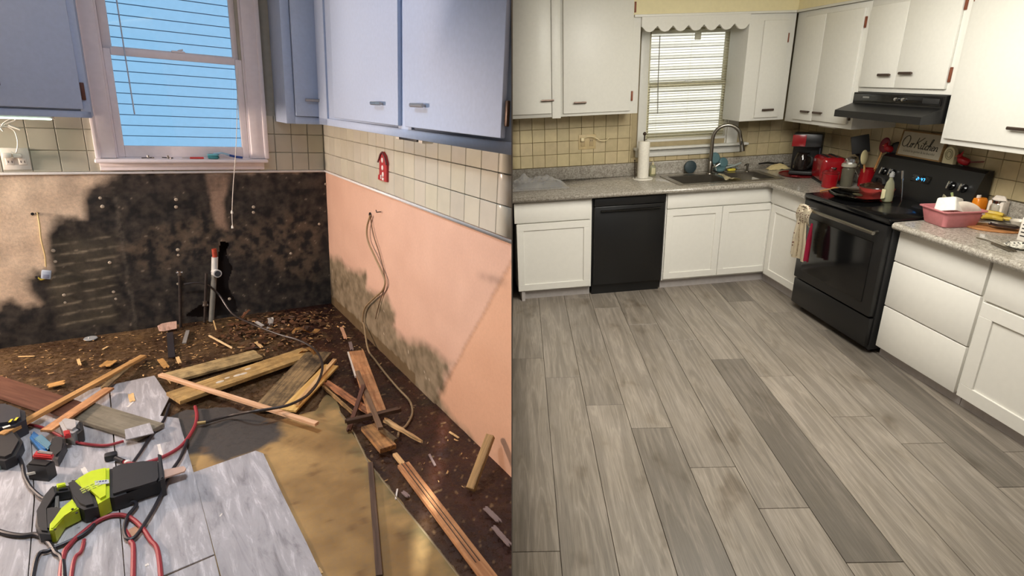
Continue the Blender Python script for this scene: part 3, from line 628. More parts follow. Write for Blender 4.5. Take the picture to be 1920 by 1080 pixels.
# ================================================================ wood and rubbish on the floor
PINE = m_wood('split_pine', (214, 178, 126), (176, 136, 88)); PINED = m_wood('dirty_pine', (176, 142, 92), (128, 96, 56), dirt=0.5)
PLYY = m_wood('yellow_ply', (196, 164, 104), (158, 124, 68), dirt=0.3); PLYD = m_wood('mouldy_ply', (150, 126, 86), (84, 70, 50), dirt=0.7)
ORNG = m_wood('orange_pine', (204, 152, 104), (166, 112, 70), dirt=0.2); DARKW = m_wood('wet_dark_wood', (74, 56, 44), (40, 28, 22), rough=0.45)
BROWNP = m_wood('brown_painted_board', (104, 68, 52), (84, 50, 38), rough=0.5); GREYB = m_wood('grey_green_board', (132, 126, 110), (112, 106, 90), rough=0.5, dirt=0.15)
GRP = 'demolition wood on the floor of the stripped kitchen'
def stick(name, label, cat, p0, p1, w, th, m, z0=0.0, z1=0.0, jag=0.0, w2=None, roll=0, extra=None):
    """straight board or slat between two floor points, its ends lifted to z0 and z1"""
    a = V3((p0[0], p0[1], z0)); c = V3((p1[0], p1[1], z1)); L_ = (c-a).length; d = (c-a).normalized()
    yv = V3((0, 0, 1)).cross(d).normalized(); zv = d.cross(yv)
    M = Matrix((( d.x, yv.x, zv.x, a.x), (d.y, yv.y, zv.y, a.y), (d.z, yv.z, zv.z, a.z), (0, 0, 0, 1))) @ Matrix.Rotation(math.radians(roll), 4, 'X')
    w2 = w if w2 is None else w2; j = jag; poly = [(0, -w/2)]
    n = 10 if jag else 1
    for i in range(1, n): poly.append((L_*i/n, -(w+(w2-w)*i/n)/2+random.uniform(-j, j)*0.4))
    poly += [(L_, -w2/2)]
    if jag: poly += [(L_+random.uniform(0, j*4), -w2*0.2), (L_-j*2, 0.0), (L_+random.uniform(0, j*5), w2*0.25)]
    poly += [(L_, w2/2)]
    for i in range(n-1, 0, -1): poly.append((L_*i/n, (w+(w2-w)*i/n)/2+random.uniform(-j, j)*0.4))
    poly += [(0, w/2)]
    if jag: poly += [(-j*2, w*0.2), (j, 0)]
    b = B().prism(poly, 0, th, bev=min(th, w)*0.08 if not jag else 0)
    o = b.out(name, m, M=M); tag(o, label, cat, GRP)
    if extra:
        for nm, q, mm in extra: q.out(nm, mm, o)
    return o
a, c = [(-1.724, -1.243, 0.06), (-1.21, -0.553, 0.06)]
stick('timber_strip', 'long tan slat with square end, crossing over the brown board at left', 'slat', a, c, 0.034, 0.016, m_wood('amber_slat', (190, 148, 92), (150, 110, 60)), 0.06, 0.03)
a, c = [(-1.575, -1.289, 0.05), (-1.363, -0.929, 0.05)]
stick('timber_strip', 'flat orange-tan slat lying over the brown board, blunt end by the drill', 'slat', a, c, 0.046, 0.010, ORNG, 0.065, 0.045)
a, c = [(-1.385, -0.899, 0.03), (-1.228, -0.526, 0.03)]
stick('timber_strip', 'dark split slat tip beyond the orange slat, under the long tan one', 'slat', a, c, 0.03, 0.010, PLYD, 0.04, 0.02, jag=0.004)
a, c = [(-1.876, -0.537, 0.03), (-1.458, -1.127, 0.03)]
stick('cabinet_board', 'dark red-brown painted board entering from the left edge', 'board', a, c, 0.125, 0.018, BROWNP, 0.022, 0.022)
a, c = [(-1.483, -1.069, 0.03), (-1.213, -1.434, 0.03)]
o = stick('cabinet_board', 'grey-green board with a blackened edge and a tile scrap on its end', 'board', a, c, 0.13, 0.018, GREYB, 0.025, 0.025)
a, c = [(-1.3, -1.37, 0.048), (-1.215, -1.494, 0.048)]
single('vinyl_scrap', 'square pale grey vinyl scrap on the end of the grey-green board', 'scrap', B().prism([(-0.05, -0.045), (0.05, -0.05), (0.048, 0.05), (-0.045, 0.046)], 0, 0.004), VIN, (V3(a)+V3(c))/2+V3((0, 0, 0.0)), 5)
a, c = [(-1.123, -0.884, 0.02), (-0.658, -0.775, 0.02)]
stick('cabinet_board', 'yellow board peppered with dark crumbs, furthest of the broad boards', 'board', a, c, 0.125, 0.014, m_wood('crumbed_board', (186, 164, 116), (160, 134, 86), dirt=0.55), 0.018, 0.018, jag=0.002)
a, c = [(-1.111, -1.167, 0.03), (-0.4, -0.897, 0.03)]
o = stick('cabinet_board', 'long yellow-brown board with white glue smears and dark far end', 'board', a, c, 0.135, 0.018, PLYY, 0.035, 0.028)
for k in range(5):
    B().sph((0.22+k*0.045+random.uniform(-0.01, 0.01), random.uniform(-0.02, 0.03), 0.018), random.uniform(0.008, 0.016), sc=(1.5, 0.8, 0.12)).out('glue_smear', mat('white_glue', (205, 196, 178), 0.5), o)
a, c = [(-0.747, -1.448, 0.02), (-0.353, -0.947, 0.02)]
stick('cabinet_board', 'warped brown board curling under the black hose', 'board', a, c, 0.145, 0.012, PLYD, 0.012, 0.04, jag=0.004)
a, c = [(-0.662, -1.505, 0.02), (-0.34, -1.132, 0.02)]
stick('cabinet_board', 'clean yellow board edge under the hose, right of the warped board', 'board', a, c, 0.08, 0.010, m_wood('clean_yellow', (214, 180, 110), (188, 150, 82)), 0.02, 0.03)
a, c = [(-0.622, -1.507, 0.05), (-0.313, -1.107, 0.05)]
stick('timber_strip', 'short pale yellow slat pointing up right beside the hose loop', 'slat', a, c, 0.022, 0.012, PINE, 0.045, 0.05)
a, c = [(-1.147, -0.902, 0.07), (-0.59, -1.74, 0.07)]
stick('timber_strip', 'long pinkish pine slat laid across the broad boards', 'slat', a, c, 0.026, 0.014, m_wood('pink_pine', (222, 184, 148), (190, 146, 106)), 0.055, 0.05)
# heap by the peach wall
a, c = [(-0.153, -0.998, 0.02), (-0.321, -1.781, 0.02)]
o = stick('cabinet_board', 'orange board with a chipped white edge near the peach wall', 'board', a, c, 0.085, 0.016, ORNG, 0.02, 0.05)
B().box((0.0, -0.051, 0.0), (0.36, -0.042, 0.016), 0.002).out('white_edge', mat('white_melamine', (220, 210, 196), 0.5), o)
a, c = [(-0.262, -1.334, 0.07), (-0.377, -1.968, 0.07)]
stick('timber_strip', 'grey-brown slat leaning over the orange board', 'slat', a, c, 0.022, 0.014, m_wood('greyed_slat', (122, 98, 74), (88, 66, 48)), 0.06, 0.085)
a, c = [(-0.381, -1.831, 0.03), (-0.373, -2.042, 0.03)]
stick('cabinet_board', 'short thick orange-brown block end at the foot of the heap', 'board', a, c, 0.075, 0.022, m_wood('block_brown', (186, 138, 84), (110, 76, 48), dirt=0.3), 0.02, 0.02)
a, c = [(-0.42, -1.304, 0.03), (-0.34, -1.734, 0.03)]
stick('timber_strip', 'splintered orange strip running into the heap from upper left', 'slat', a, c, 0.036, 0.012, m_wood('splinter_orange', (186, 128, 86), (120, 76, 52), dirt=0.3), 0.02, 0.04, jag=0.006)
a, c = [(-0.443, -1.324, 0.02), (-0.404, -1.663, 0.02)]
stick('timber_strip', 'thin dirty pale strip below the splintered orange strip', 'slat', a, c, 0.013, 0.012, PINED, 0.012, 0.02, jag=0.002)
a, c = [(-0.476, -1.806, 0.05), (-0.238, -1.84, 0.05)]
stick('timber_strip', 'dark wet stick lying flat across the heap', 'slat', a, c, 0.024, 0.018, DARKW, 0.06, 0.075, jag=0.003)
a, c = [(-0.469, -1.812, 0.04), (-0.307, -1.557, 0.04)]
stick('timber_strip', 'short dark reddish stick propped in the heap, left of the grey slat', 'slat', a, c, 0.02, 0.014, m_wood('red_dark', (96, 60, 42), (56, 34, 26)), 0.02, 0.09, jag=0.003)
a, c = [(-0.303, -1.831, 0.03), (-0.233, -2.053, 0.03)]
stick('timber_strip', 'pale splinter-tipped stake pointing right out of the heap', 'slat', a, c, 0.024, 0.014, PINE, 0.035, 0.03, jag=0.006, w2=0.008)
a, c = [(-0.358, -1.905, 0.03), (-0.329, -2.019, 0.03)]
stick('timber_strip', 'stubby dark-green mouldy stick beside the cable end', 'slat', a, c, 0.018, 0.014, PLYD, 0.05, 0.04)
a, c = [(-0.357, -2.166, 0.02), (-0.363, -2.883, 0.02)]
o = stick('door_stop_moulding', 'long grooved pine moulding running to the bottom right', 'moulding', a, c, 0.05, 0.016, ORNG, 0.014, 0.014)
for s in (-0.010, 0.004): B().box((0, s, 0.0155), (0.62, s+0.003, 0.0175)).out('groove', DARKW, o)
a, c = [(-0.355, -2.07, 0.02), (-0.352, -2.219, 0.02)]
stick('timber_strip', 'short pale offcut touching the top of the grooved moulding', 'slat', a, c, 0.02, 0.012, PINE, 0.01, 0.01)
a, c = [(-0.467, -2.078, 0.02), (-0.655, -2.665, 0.02)]
stick('timber_strip', 'straight dark brown slat lying on the tan underlayment', 'slat', a, c, 0.021, 0.010, m_wood('dark_slat', (92, 72, 56), (62, 46, 36)), 0.010, 0.010)
a, c = [(-0.184, -2.433, 0.02)][0], (-0.03, -2.324, 0.16)
stick('wood_stud', 'tan stud end leaning in from the partition by the peach wall', 'stud', a, c, 0.034, 0.03, m_wood('stud_tan', (186, 150, 96), (126, 100, 64)), 0.005, 0.14)
a, c = [(-1.061, -0.172, 0.02), (-1.078, -0.578, 0.02)]
stick('timber_strip', 'small flat black strip standing by the pink scrap', 'slat', a, c, 0.035, 0.006, mat('black_tar_strip', (44, 42, 46), 0.5), 0.01, 0.01)
a, c = [(-0.963, -0.18, 0.02), (-1.001, -0.392, 0.02)]
stick('tile_scrap', 'small grey tile scrap right of the black strip', 'scrap', a, c, 0.022, 0.006, mat('grey_scrap', (138, 136, 132), 0.5), 0.01, 0.012)
q = (-1.064, -0.098, 0.03)
single('vinyl_scrap', 'pinkish marbled scrap leaning by the black supply pipe', 'scrap', B().prism([(-0.05, -0.03), (-0.02, -0.034), (0.045, -0.028), (0.05, 0.03), (-0.03, 0.026), (-0.055, 0.012)], 0, 0.004, jag=0.003), m_marble('pink_scrap', (206, 170, 150), (150, 110, 92), 0.6), (q[0], min(q[1], -0.06), 0.03), M=RX(35))
a, c = [(-0.864, -0.375, 0.03), (-0.773, -0.604, 0.03)]
stick('wood_splinter', 'pale pointed splinter right of the grey tile scrap', 'splinter', a, c, 0.010, 0.006, mat('fresh_wood', (228, 200, 152), 0.7), 0.03, 0.02, jag=0.002)
q = (-1.465, -0.061, 0.01)
t = thing('jar_lid', 'round translucent grey lid lying near the mouldy wall', 'lid', (q[0], q[1], 0.005))
B().lathe([(0.034, 0), (0.036, 0.004), (0.033, 0.007), (0.005, 0.007)], 20).out('disc', mat('milky_plastic', (150, 156, 158), 0.25), t)
B().box((-0.012, -0.012, 0.007), (-0.008, 0.012, 0.0085)).out('painted_glint', WHITEP, t)  # white strip stands in for a highlight on the lid
# named chips and offcuts
CHIP = mat('pale_chip', (212, 178, 124), 0.75, var=0.15); CHIPW = mat('white_chip', (212, 208, 200), 0.6); CHIPO = mat('amber_chip', (176, 134, 76), 0.7, var=0.25); PINKC = mat('pinkish_chip', (196, 150, 118), 0.7, var=0.1)
chips = [([(-1.357, -0.491, 0.02), (-1.39, -0.559, 0.02)], 0.055, CHIPO, 'amber broken ply flake above the crossed slats'), ([(-1.619, -0.69, 0.02), (-1.556, -0.684, 0.02)], 0.05, CHIPO, 'wide tan ply flake beside the brown board'),
 ([(-1.512, -0.388, 0.02), (-1.499, -0.487, 0.02)], 0.014, CHIP, 'short tan peg on the brown floor, upright in view'), ([(-1.786, -0.184, 0.01), (-1.715, -0.221, 0.01)], 0.008, CHIP, 'thin pale sliver far left on the brown floor'),
 ([(-1.404, -0.27, 0.01), (-1.379, -0.239, 0.01)], 0.010, CHIP, 'tiny pale chip above the amber flake'), ([(-1.28, -0.965, 0.02), (-1.275, -1.059, 0.02)], 0.024, CHIP, 'pale rectangular offcut on the grey vinyl'),
 ([(-1.319, -1.146, 0.018), (-1.274, -1.067, 0.018)], 0.010, CHIPW, 'thin white strip on the vinyl below the pale offcut'), ([(-1.197, -1.42, 0.018), (-1.187, -1.619, 0.018)], 0.012, CHIPW, 'narrow white strip below the grey-green board'),
 ([(-1.449, -1.566, 0.02), (-1.43, -1.651, 0.02)], 0.016, CHIPW, 'short white peg on the vinyl behind the green saw'), ([(-1.135, -0.605, 0.03), (-1.113, -0.74, 0.03)], 0.03, CHIPO, 'curled amber chip near the boards, left one'),
 ([(-1.053, -0.615, 0.03), (-1.048, -0.713, 0.03)], 0.018, CHIP, 'stubby upright tan chip below the black strip'), ([(-0.634, -0.583, 0.03), (-0.622, -0.68, 0.03)], 0.02, CHIP, 'square yellow chip in the middle of the rubble'),
 ([(-0.806, -0.095, 0.03), (-0.814, -0.281, 0.03)], 0.007, CHIP, 'thin upright sliver at the foot of the drain pipe'), ([(-0.586, -0.339, 0.07), (-0.565, -0.433, 0.07)], 0.022, CHIPW, 'ragged cream paper scrap in the rubble'),
 ([(-0.104, -0.564, 0.03), (-0.143, -0.77, 0.03)], 0.020, PINKC, 'pinkish rectangular chip by the dark corner'), ([(-0.121, -0.786, 0.01), (-0.15, -0.912, 0.01)], 0.02, mat('grey_flake', (128, 112, 108), 0.6), 'grey flake above the orange board'),
 ([(-0.059, -2.013, 0.01), (-0.048, -2.081, 0.01)], 0.008, CHIP, 'pale nail-like sliver near the peach wall foot'), ([(-0.22, -2.129, 0.01), (-0.236, -2.218, 0.01)], 0.009, mat('grey_flake', (128, 112, 108), 0.6), 'grey sliver in the dark wet strip'),
 ([(-0.433, -2.283, 0.012), (-0.463, -2.339, 0.012)], 0.006, CHIPW, 'white cable stub end near the moulding'), ([(-0.421, -2.308, 0.012), (-0.416, -2.347, 0.012)], 0.016, mat('grey_flake', (128, 112, 108), 0.6), 'grey chip beside the white cable stub'),
 ([(-1.047, -2.134, 0.018), (-1.03, -2.115, 0.018)], 0.005, CHIPW, 'tiny white paper bit on the right vinyl plank'), ([(-0.81, -2.558, 0.014), (-0.813, -2.533, 0.014)], 0.02, CHIP, 'pale chip at the bottom edge of the vinyl'),
 ([(-1.308, -1.992, 0.018), (-1.277, -2.085, 0.018)], 0.045, PINKC, 'pinkish broken offcut under the red cord'), ([(-1.267, -2.239, 0.018), (-1.262, -2.257, 0.018)], 0.01, CHIPW, 'small white crumb beside the red cord'),
 ([(-0.195, -2.557, 0.02), (-0.191, -2.644, 0.02)], 0.02, mat('grey_flake', (128, 112, 108), 0.6), 'grey flaking strip in the dark corner at right'), ([(-0.222, -2.658, 0.02), (-0.223, -2.763, 0.02)], 0.018, mat('grey_flake', (128, 112, 108), 0.6), 'lowest grey flaking strip at right')]
for (a, c), w, m, lab in chips:
    zz = a[2]-0.008
    o = stick('wood_chip', lab, 'chip', a, c, w, 0.005, m, zz, zz+0.003, jag=min(0.003, w*0.15)); o['group'] = 'loose chips on the stripped floor'
# curled torn scraps near the corner
for k, (px, lab) in enumerate((((-0.375, -0.622, 0.05), 'curled orange wood shred, largest in the corner rubble'), ((-0.295, -0.631, 0.05), 'curved orange sliver right of the curled shred'), ((-0.496, -0.374, 0.06), 'pale torn scrap by the hose'), ((-0.412, -0.924, 0.05), 'amber torn flake near the hose bend'), ((-0.631, -0.132, 0.06), 'rust-brown flat scrap below the wall hole'))):
    def f(u, v, k=k): return V3((u*0.10-0.05, v*0.035+0.02*math.sin(u*3+k), 0.02+0.02*math.sin(u*4+k*2)+0.012*noise.noise(V3((u*4, v*4, k)))))
    o = B().sheet(f, 8, 4, 0.004).out('torn_scrap', (CHIPO, CHIPO, CHIPW, CHIPO, mat('rust_scrap', (120, 78, 50), 0.7))[k], M=T((px[0], min(px[1], -0.08), 0.035)) @ RZ(k*47)); tag(o, lab, 'scrap', 'torn scraps in the corner')
# crumbs nobody could count
b = B(); bmq = b.bm
for i in range(580):
    if i < 430: x = random.gauss(-0.55, 0.42); y = random.gauss(-0.42, 0.34)
    elif i < 540: x = random.uniform(-1.9, -0.9); y = random.uniform(-0.75, -0.08)
    else: x = random.uniform(-0.55, -0.05); y = random.uniform(-2.4, -0.8)
    if not (-2.0 < x < -0.03 and y < -0.03): continue
    k = max(0, 1-math.hypot((x+0.45)/0.42, (y+0.42)/0.36)); z = 0.006+k*0.045
    s = random.uniform(0.003, 0.009)*(1.4 if k > 0 else 1); M = T((x, y, z)) @ Matrix.Rotation(random.random()*6.28, 4, 'Z') @ Matrix.Rotation(random.uniform(-0.5, 0.5), 4, 'X')
    vs = [bmq.verts.new(M @ V3(q)) for q in ((-s*random.uniform(1, 2.6), -s*0.5, 0), (s*1.5, -s*0.4, 0), (s*1.1, s*0.5, 0), (-s, s*0.5, 0), (0, 0, s*0.5))]
    for q in ((0, 1, 4), (1, 2, 4), (2, 3, 4), (3, 0, 4), (3, 2, 1, 0)): bmq.faces.new([vs[j] for j in q])
o = b.out('wood_crumbs', mat('crumb_wood', (176, 140, 92), 0.8, var=0.6, scale=9)); tag(o, 'pale wood crumbs scattered over the dark floor', 'debris', kind='stuff')
b = B()
for i in range(260):
    x = random.gauss(-0.5, 0.25); y = random.gauss(-0.38, 0.2)
    if x > -0.05 or y > -0.06: continue
    k = max(0, 1-math.hypot((x+0.45)/0.42, (y+0.42)/0.36))
    if k <= 0.05: continue
    s = random.uniform(0.01, 0.028); M = T((x, y, 0.01+k*0.05)) @ Matrix.Rotation(random.random()*6.28, 4, 'Z') @ Matrix.Rotation(random.uniform(-0.7, 0.7), 4, 'X')
    b.prism([(-s, -s*0.5), (s, -s*0.6), (s*0.7, s*0.4), (-s*0.6, s*0.5)], 0, 0.004, M=M)
o = b.out('rotten_wood_rubble', mat('rotten_rubble', (84, 56, 34), 0.6, var=0.7, scale=14)); tag(o, 'heap of wet rotten wood flakes in the corner below the pipes', 'rubble', kind='stuff')

# ================================================================ hose, cords and tools
HOSE = mat('black_hose', (46, 40, 38), 0.4, bmp=0.02)
t = thing('supply_hose', 'thin black hose looping from the pipes across the boards to a brass end', 'hose', (-0.697, -0.03, 0.02))
B().tube(smooth([(-0.947, -0.08, 0.291), (-0.887, -0.08, 0.294), (-0.819, -0.08, 0.272), (-0.757, -0.08, 0.197)]+[(-0.703, -0.218, 0.1), (-0.634, -0.444, 0.1)]+[(-0.525, -0.667, 0.09), (-0.438, -0.821, 0.09), (-0.393, -0.993, 0.09)]+[(-0.412, -1.208, 0.1)]+[(-0.466, -1.358, 0.09), (-0.559, -1.504, 0.09), (-0.66, -1.567, 0.09), (-0.743, -1.568, 0.09), (-0.83, -1.553, 0.09)]+[(-0.906, -1.437, 0.03), (-1.008, -1.446, 0.03)], 6), 0.0065, 8).out('tube', HOSE, t, room=True)
a, c = [(-1.004, -1.448, 0.03), (-1.037, -1.44, 0.03)]
B().tube([a, c], 0.0085, 8).out('brass_nut', mat('brass_nut', (196, 172, 120), 0.35, metal=0.8), t, room=True)
RED = mat('red_cord_rubber', (148, 48, 56), 0.45, bmp=0.02); BLK = mat('black_cord_rubber', (34, 34, 40), 0.45, bmp=0.02)
def cord(name, label, cat, pts, r, m, n=7):
    t = thing(name, label, cat, pts[0]); B().tube(smooth(pts, n), r, 8).out('cable', m, t, room=True); return t
t = cord('extension_cord', 'red cord curving from a black plug up past the vinyl edge', 'cord', [(-1.322, -1.602, 0.028), (-1.296, -1.637, 0.028), (-1.252, -1.662, 0.028), (-1.184, -1.65, 0.028), (-1.124, -1.61, 0.028), (-1.085, -1.548, 0.028), (-1.047, -1.447, 0.028), (-1.031, -1.355, 0.028), (-1.029, -1.266, 0.028)], 0.0075, RED)
a, c = [(-1.371, -1.531, 0.032), (-1.342, -1.577, 0.032)]
B().box((-0.022, -0.017, -0.014), (0.022, 0.017, 0.014), 0.007, M=T((V3(a)+V3(c))/2)).tube([c, (-1.315, -1.614, 0.03)], 0.009, 8).out('plug', BLK, t, room=True)
B().sph((-1.302, -1.625, 0.03), 0.012, sc=(1, 0.8, 0.7)).out('tape', CHIPW, t, room=True)
cord('extension_cord', 'thin red cord running from behind the slats under the grey-green board', 'cord', [(-1.662, -1.095, 0.026), (-1.602, -1.163, 0.026), (-1.545, -1.257, 0.026), (-1.498, -1.335, 0.026), (-1.436, -1.401, 0.026), (-1.372, -1.445, 0.026), (-1.313, -1.442, 0.026)], 0.006, RED)
cord('extension_cord', 'red cord looping in a big arc below the green saw', 'cord', [(-1.473, -2.499, 0.026), (-1.481, -2.127, 0.026), (-1.464, -2.043, 0.026), (-1.429, -1.995, 0.026), (-1.391, -1.958, 0.026), (-1.35, -1.951, 0.026), (-1.31, -1.98, 0.026), (-1.275, -2.05, 0.026), (-1.248, -2.147, 0.026), (-1.229, -2.25, 0.026), (-1.236, -2.643, 0.026)], 0.0075, RED)
cord('extension_cord', 'short red cord strand leaving the frame left of centre bottom', 'cord', [(-1.317, -2.055, 0.026), (-1.301, -2.127, 0.026), (-1.296, -2.195, 0.026), (-1.312, -2.596, 0.026)], 0.0075, RED)
cord('extension_cord', 'thinner red cord strand beside the arc, nearest the black cords', 'cord', [(-1.428, -2.042, 0.026), (-1.434, -2.098, 0.026), (-1.453, -2.159, 0.026), (-1.455, -2.51, 0.026)], 0.006, RED)
cord('electric_cable', 'black cord sweeping from the left edge down to the bottom', 'cord', [(-1.689, -1.826, 0.026), (-1.64, -1.884, 0.026), (-1.596, -1.921, 0.026), (-1.559, -1.937, 0.026), (-1.527, -1.989, 0.026), (-1.501, -2.064, 0.026), (-1.477, -2.144, 0.026), (-1.455, -2.51, 0.026)], 0.0075, BLK)
cord('electric_cable', 'black cord rising from the bottom into the green saw grip', 'cord', [(-1.543, -2.456, 0.026), (-1.549, -2.082, 0.026), (-1.518, -2.043, 0.026), (-1.476, -2.03, 0.026), (-1.432, -2.011, 0.026), (-1.406, -1.976, 0.026), (-1.396, -1.911, 0.026)], 0.0065, BLK)
cord('electric_cable', 'black cord from the broken boards past the saw nose into a loop', 'cord', [(-1.128, -1.185, 0.026), (-1.164, -1.342, 0.026), (-1.213, -1.441, 0.026), (-1.26, -1.574, 0.026), (-1.309, -1.687, 0.026)]+[(-1.322, -1.709, 0.03)], 0.0065, BLK)
cord('electric_cable', 'black cord hanging past the blade and curling under the saw', 'cord', [(-1.087, -1.565, 0.03), (-1.124, -1.691, 0.03), (-1.156, -1.764, 0.03), (-1.183, -1.845, 0.03), (-1.216, -1.949, 0.03), (-1.252, -2.038, 0.03), (-1.288, -2.112, 0.03), (-1.311, -2.109, 0.03), (-1.318, -2.054, 0.03), (-1.307, -1.988, 0.03), (-1.282, -1.938, 0.03), (-1.289, -1.91, 0.03), (-1.318, -1.91, 0.03)], 0.0065, BLK)
cord('electric_cable', 'dark cord from the battery down to the rear of the green saw', 'cord', [(-1.663, -1.364, 0.03), (-1.64, -1.459, 0.03), (-1.626, -1.544, 0.03), (-1.602, -1.631, 0.03), (-1.572, -1.704, 0.03), (-1.551, -1.743, 0.03)], 0.0065, BLK)

# saw lying on its side: silhouettes drawn in plan
def plan(b, pts, z0, z1, bev=0.0): return b.prism([(a[0], a[1]) for a in pts], z0, z1, bev=bev)
LIME = mat('lime_plastic', (186, 206, 40), 0.4, bmp=0.02); CHAR = mat('charcoal_rubber', (44, 44, 46), 0.5, bmp=0.05)
t = thing('reciprocating_saw', 'lime green and black reciprocating saw lying on the grey vinyl', 'saw', (-1.403, -1.79, 0.018))
hb = plan(B(), [(-1.354, -1.723, 0.05), (-1.317, -1.725, 0.05), (-1.248, -1.74, 0.05), (-1.203, -1.754, 0.05), (-1.191, -1.761, 0.05), (-1.194, -1.895, 0.05), (-1.21, -1.889, 0.05), (-1.267, -1.895, 0.05), (-1.303, -1.915, 0.05), (-1.341, -1.92, 0.05), (-1.353, -1.913, 0.05)], 0.02, 0.085, 0.012)
hb.out('gear_housing', CHAR, t, room=True)
plan(B(), [(-1.198, -1.725, 0.05), (-1.186, -1.739, 0.05), (-1.186, -1.906, 0.05), (-1.2, -1.912, 0.05)], 0.018, 0.095, 0.004).out('shoe_plate', CHAR, t, room=True)
a, c = [(-1.188, -1.801, 0.05), (-1.118, -1.818, 0.05)]
plan(B(), [(-1.184, -1.792, 0.05), (-1.119, -1.802, 0.05), (-1.113, -1.821, 0.05), (-1.12, -1.84, 0.05), (-1.186, -1.848, 0.05)], 0.05, 0.056).out('blade', mat('worn_blade', (214, 180, 160), 0.5, metal=0.2), t, room=True)
plan(B(), [(-1.458, -1.751, 0.05), (-1.413, -1.715, 0.05), (-1.355, -1.718, 0.05), (-1.353, -1.916, 0.05), (-1.386, -1.938, 0.05), (-1.403, -1.837, 0.05), (-1.444, -1.827, 0.05)], 0.02, 0.088, 0.010).out('motor_housing', LIME, t, room=True)
lb = [(-1.397, -1.803, 0.089), (-1.355, -1.817, 0.089), (-1.353, -1.843, 0.089), (-1.395, -1.832, 0.089)]
plan(B(), lb, 0.088, 0.0895).out('name_label', mat('silver_label', (170, 176, 186), 0.35), t, room=True)
x0 = V3(lb[0]); dx = (V3(lb[1])-x0)
for k in range(4): B().box(x0+dx*(0.14+0.2*k)+V3((0, -0.012, 0)), x0+dx*(0.26+0.2*k)+V3((0, -0.004, 0.0012))).out('label_mark', mat('dark_blue_print', (40, 52, 90), 0.5), t, room=True)
plan(B(), [(-1.478, -1.743, 0.05), (-1.454, -1.732, 0.05), (-1.441, -1.829, 0.05), (-1.403, -1.837, 0.05), (-1.386, -1.945, 0.05), (-1.425, -1.941, 0.05), (-1.446, -1.91, 0.05), (-1.462, -1.83, 0.05)], 0.02, 0.082, 0.010).out('motor_cover', CHAR, t, room=True)
for k in range(3):
    for j in range(4):
        v = V3((-1.438, -1.835, 0.089)) + V3((0.014*j+0.004*k, 0.006*j-0.013*k, 0)); B().tube([v, v+V3((0.010, 0.004, 0.0005))], 0.0022, 5).out('vent_slot', mat('pale_lime', (214, 226, 120), 0.5), t, room=True)
hd = B()
plan(hd, [(-1.549, -1.77, 0.05), (-1.531, -1.723, 0.05), (-1.516, -1.717, 0.05), (-1.511, -1.762, 0.05), (-1.521, -1.783, 0.05), (-1.533, -1.859, 0.05), (-1.532, -1.95, 0.05), (-1.513, -1.99, 0.05), (-1.513, -2.006, 0.05), (-1.543, -1.983, 0.05), (-1.557, -1.936, 0.05), (-1.559, -1.86, 0.05)], 0.022, 0.065, 0.008)
plan(hd, [(-1.531, -1.719, 0.05), (-1.494, -1.741, 0.05), (-1.476, -1.73, 0.05), (-1.471, -1.771, 0.05), (-1.511, -1.762, 0.05)], 0.022, 0.062, 0.008)
plan(hd, [(-1.54, -1.849, 0.05), (-1.511, -1.854, 0.05), (-1.497, -1.887, 0.05), (-1.482, -1.889, 0.05), (-1.504, -1.955, 0.05), (-1.512, -2.001, 0.05), (-1.53, -1.974, 0.05)], 0.022, 0.064, 0.008)
hd.out('rear_handle', CHAR, t, room=True)
plan(B(), [(-1.462, -1.853, 0.05), (-1.44, -1.923, 0.05), (-1.482, -1.944, 0.05), (-1.501, -2.005, 0.05), (-1.514, -2.001, 0.05), (-1.515, -1.966, 0.05), (-1.488, -1.898, 0.05)], 0.024, 0.075, 0.005).out('lime_strut', LIME, t, room=True)
plan(B(), [(-1.514, -1.725, 0.05), (-1.488, -1.73, 0.05), (-1.485, -1.749, 0.05), (-1.51, -1.749, 0.05)], 0.05, 0.072, 0.003).out('lime_top_strip', LIME, t, room=True)
plan(B(), [(-1.517, -1.772, 0.05), (-1.507, -1.771, 0.05), (-1.505, -1.844, 0.05), (-1.514, -1.849, 0.05)], 0.03, 0.05, 0.003).out('trigger', mat('grey_trigger', (120, 116, 110), 0.5), t, room=True)
for q in [(-1.444, -1.954, 0.076), (-1.457, -1.925, 0.076), (-1.498, -2.013, 0.076)]: B().lathe([(0.004, 0), (0.004, 0.002), (0.001, 0.0021)], 8, c=q).out('screw', BLACKP, t, room=True)

t = thing('battery_pack', 'black and red tool battery standing on the vinyl at the left', 'battery', (-1.577, -1.506, 0.018))
bp = B(); plan(bp, [(-1.612, -1.559, 0.1), (-1.55, -1.609, 0.1), (-1.528, -1.575, 0.1), (-1.592, -1.514, 0.1)], 0.018, 0.085, 0.006); bp.out('case', mat('battery_black', (32, 32, 34), 0.4), t, room=True)
plan(B(), [(-1.594, -1.529, 0.1), (-1.534, -1.575, 0.1), (-1.529, -1.55, 0.1), (-1.585, -1.494, 0.1)], 0.086, 0.10, 0.004).out('red_top', mat('battery_red', (176, 44, 48), 0.4), t, room=True)
plan(B(), [(-1.579, -1.522, 0.1), (-1.533, -1.56, 0.1), (-1.531, -1.549, 0.1), (-1.574, -1.509, 0.1)], 0.1005, 0.108, 0.003).out('terminal_cover', mat('grey_cover', (160, 150, 146), 0.4), t, room=True)
B().box((-0.028, -0.003, -0.004), (0.022, 0.0, 0.006), M=T((-1.585, -1.576, 0.05)) @ RZ(-5)).out('white_label', WHITEP, t, room=True)
t = thing('cordless_drill', 'grey and black cordless drill lying behind the battery pack', 'drill', (-1.494, -1.321, 0.02))
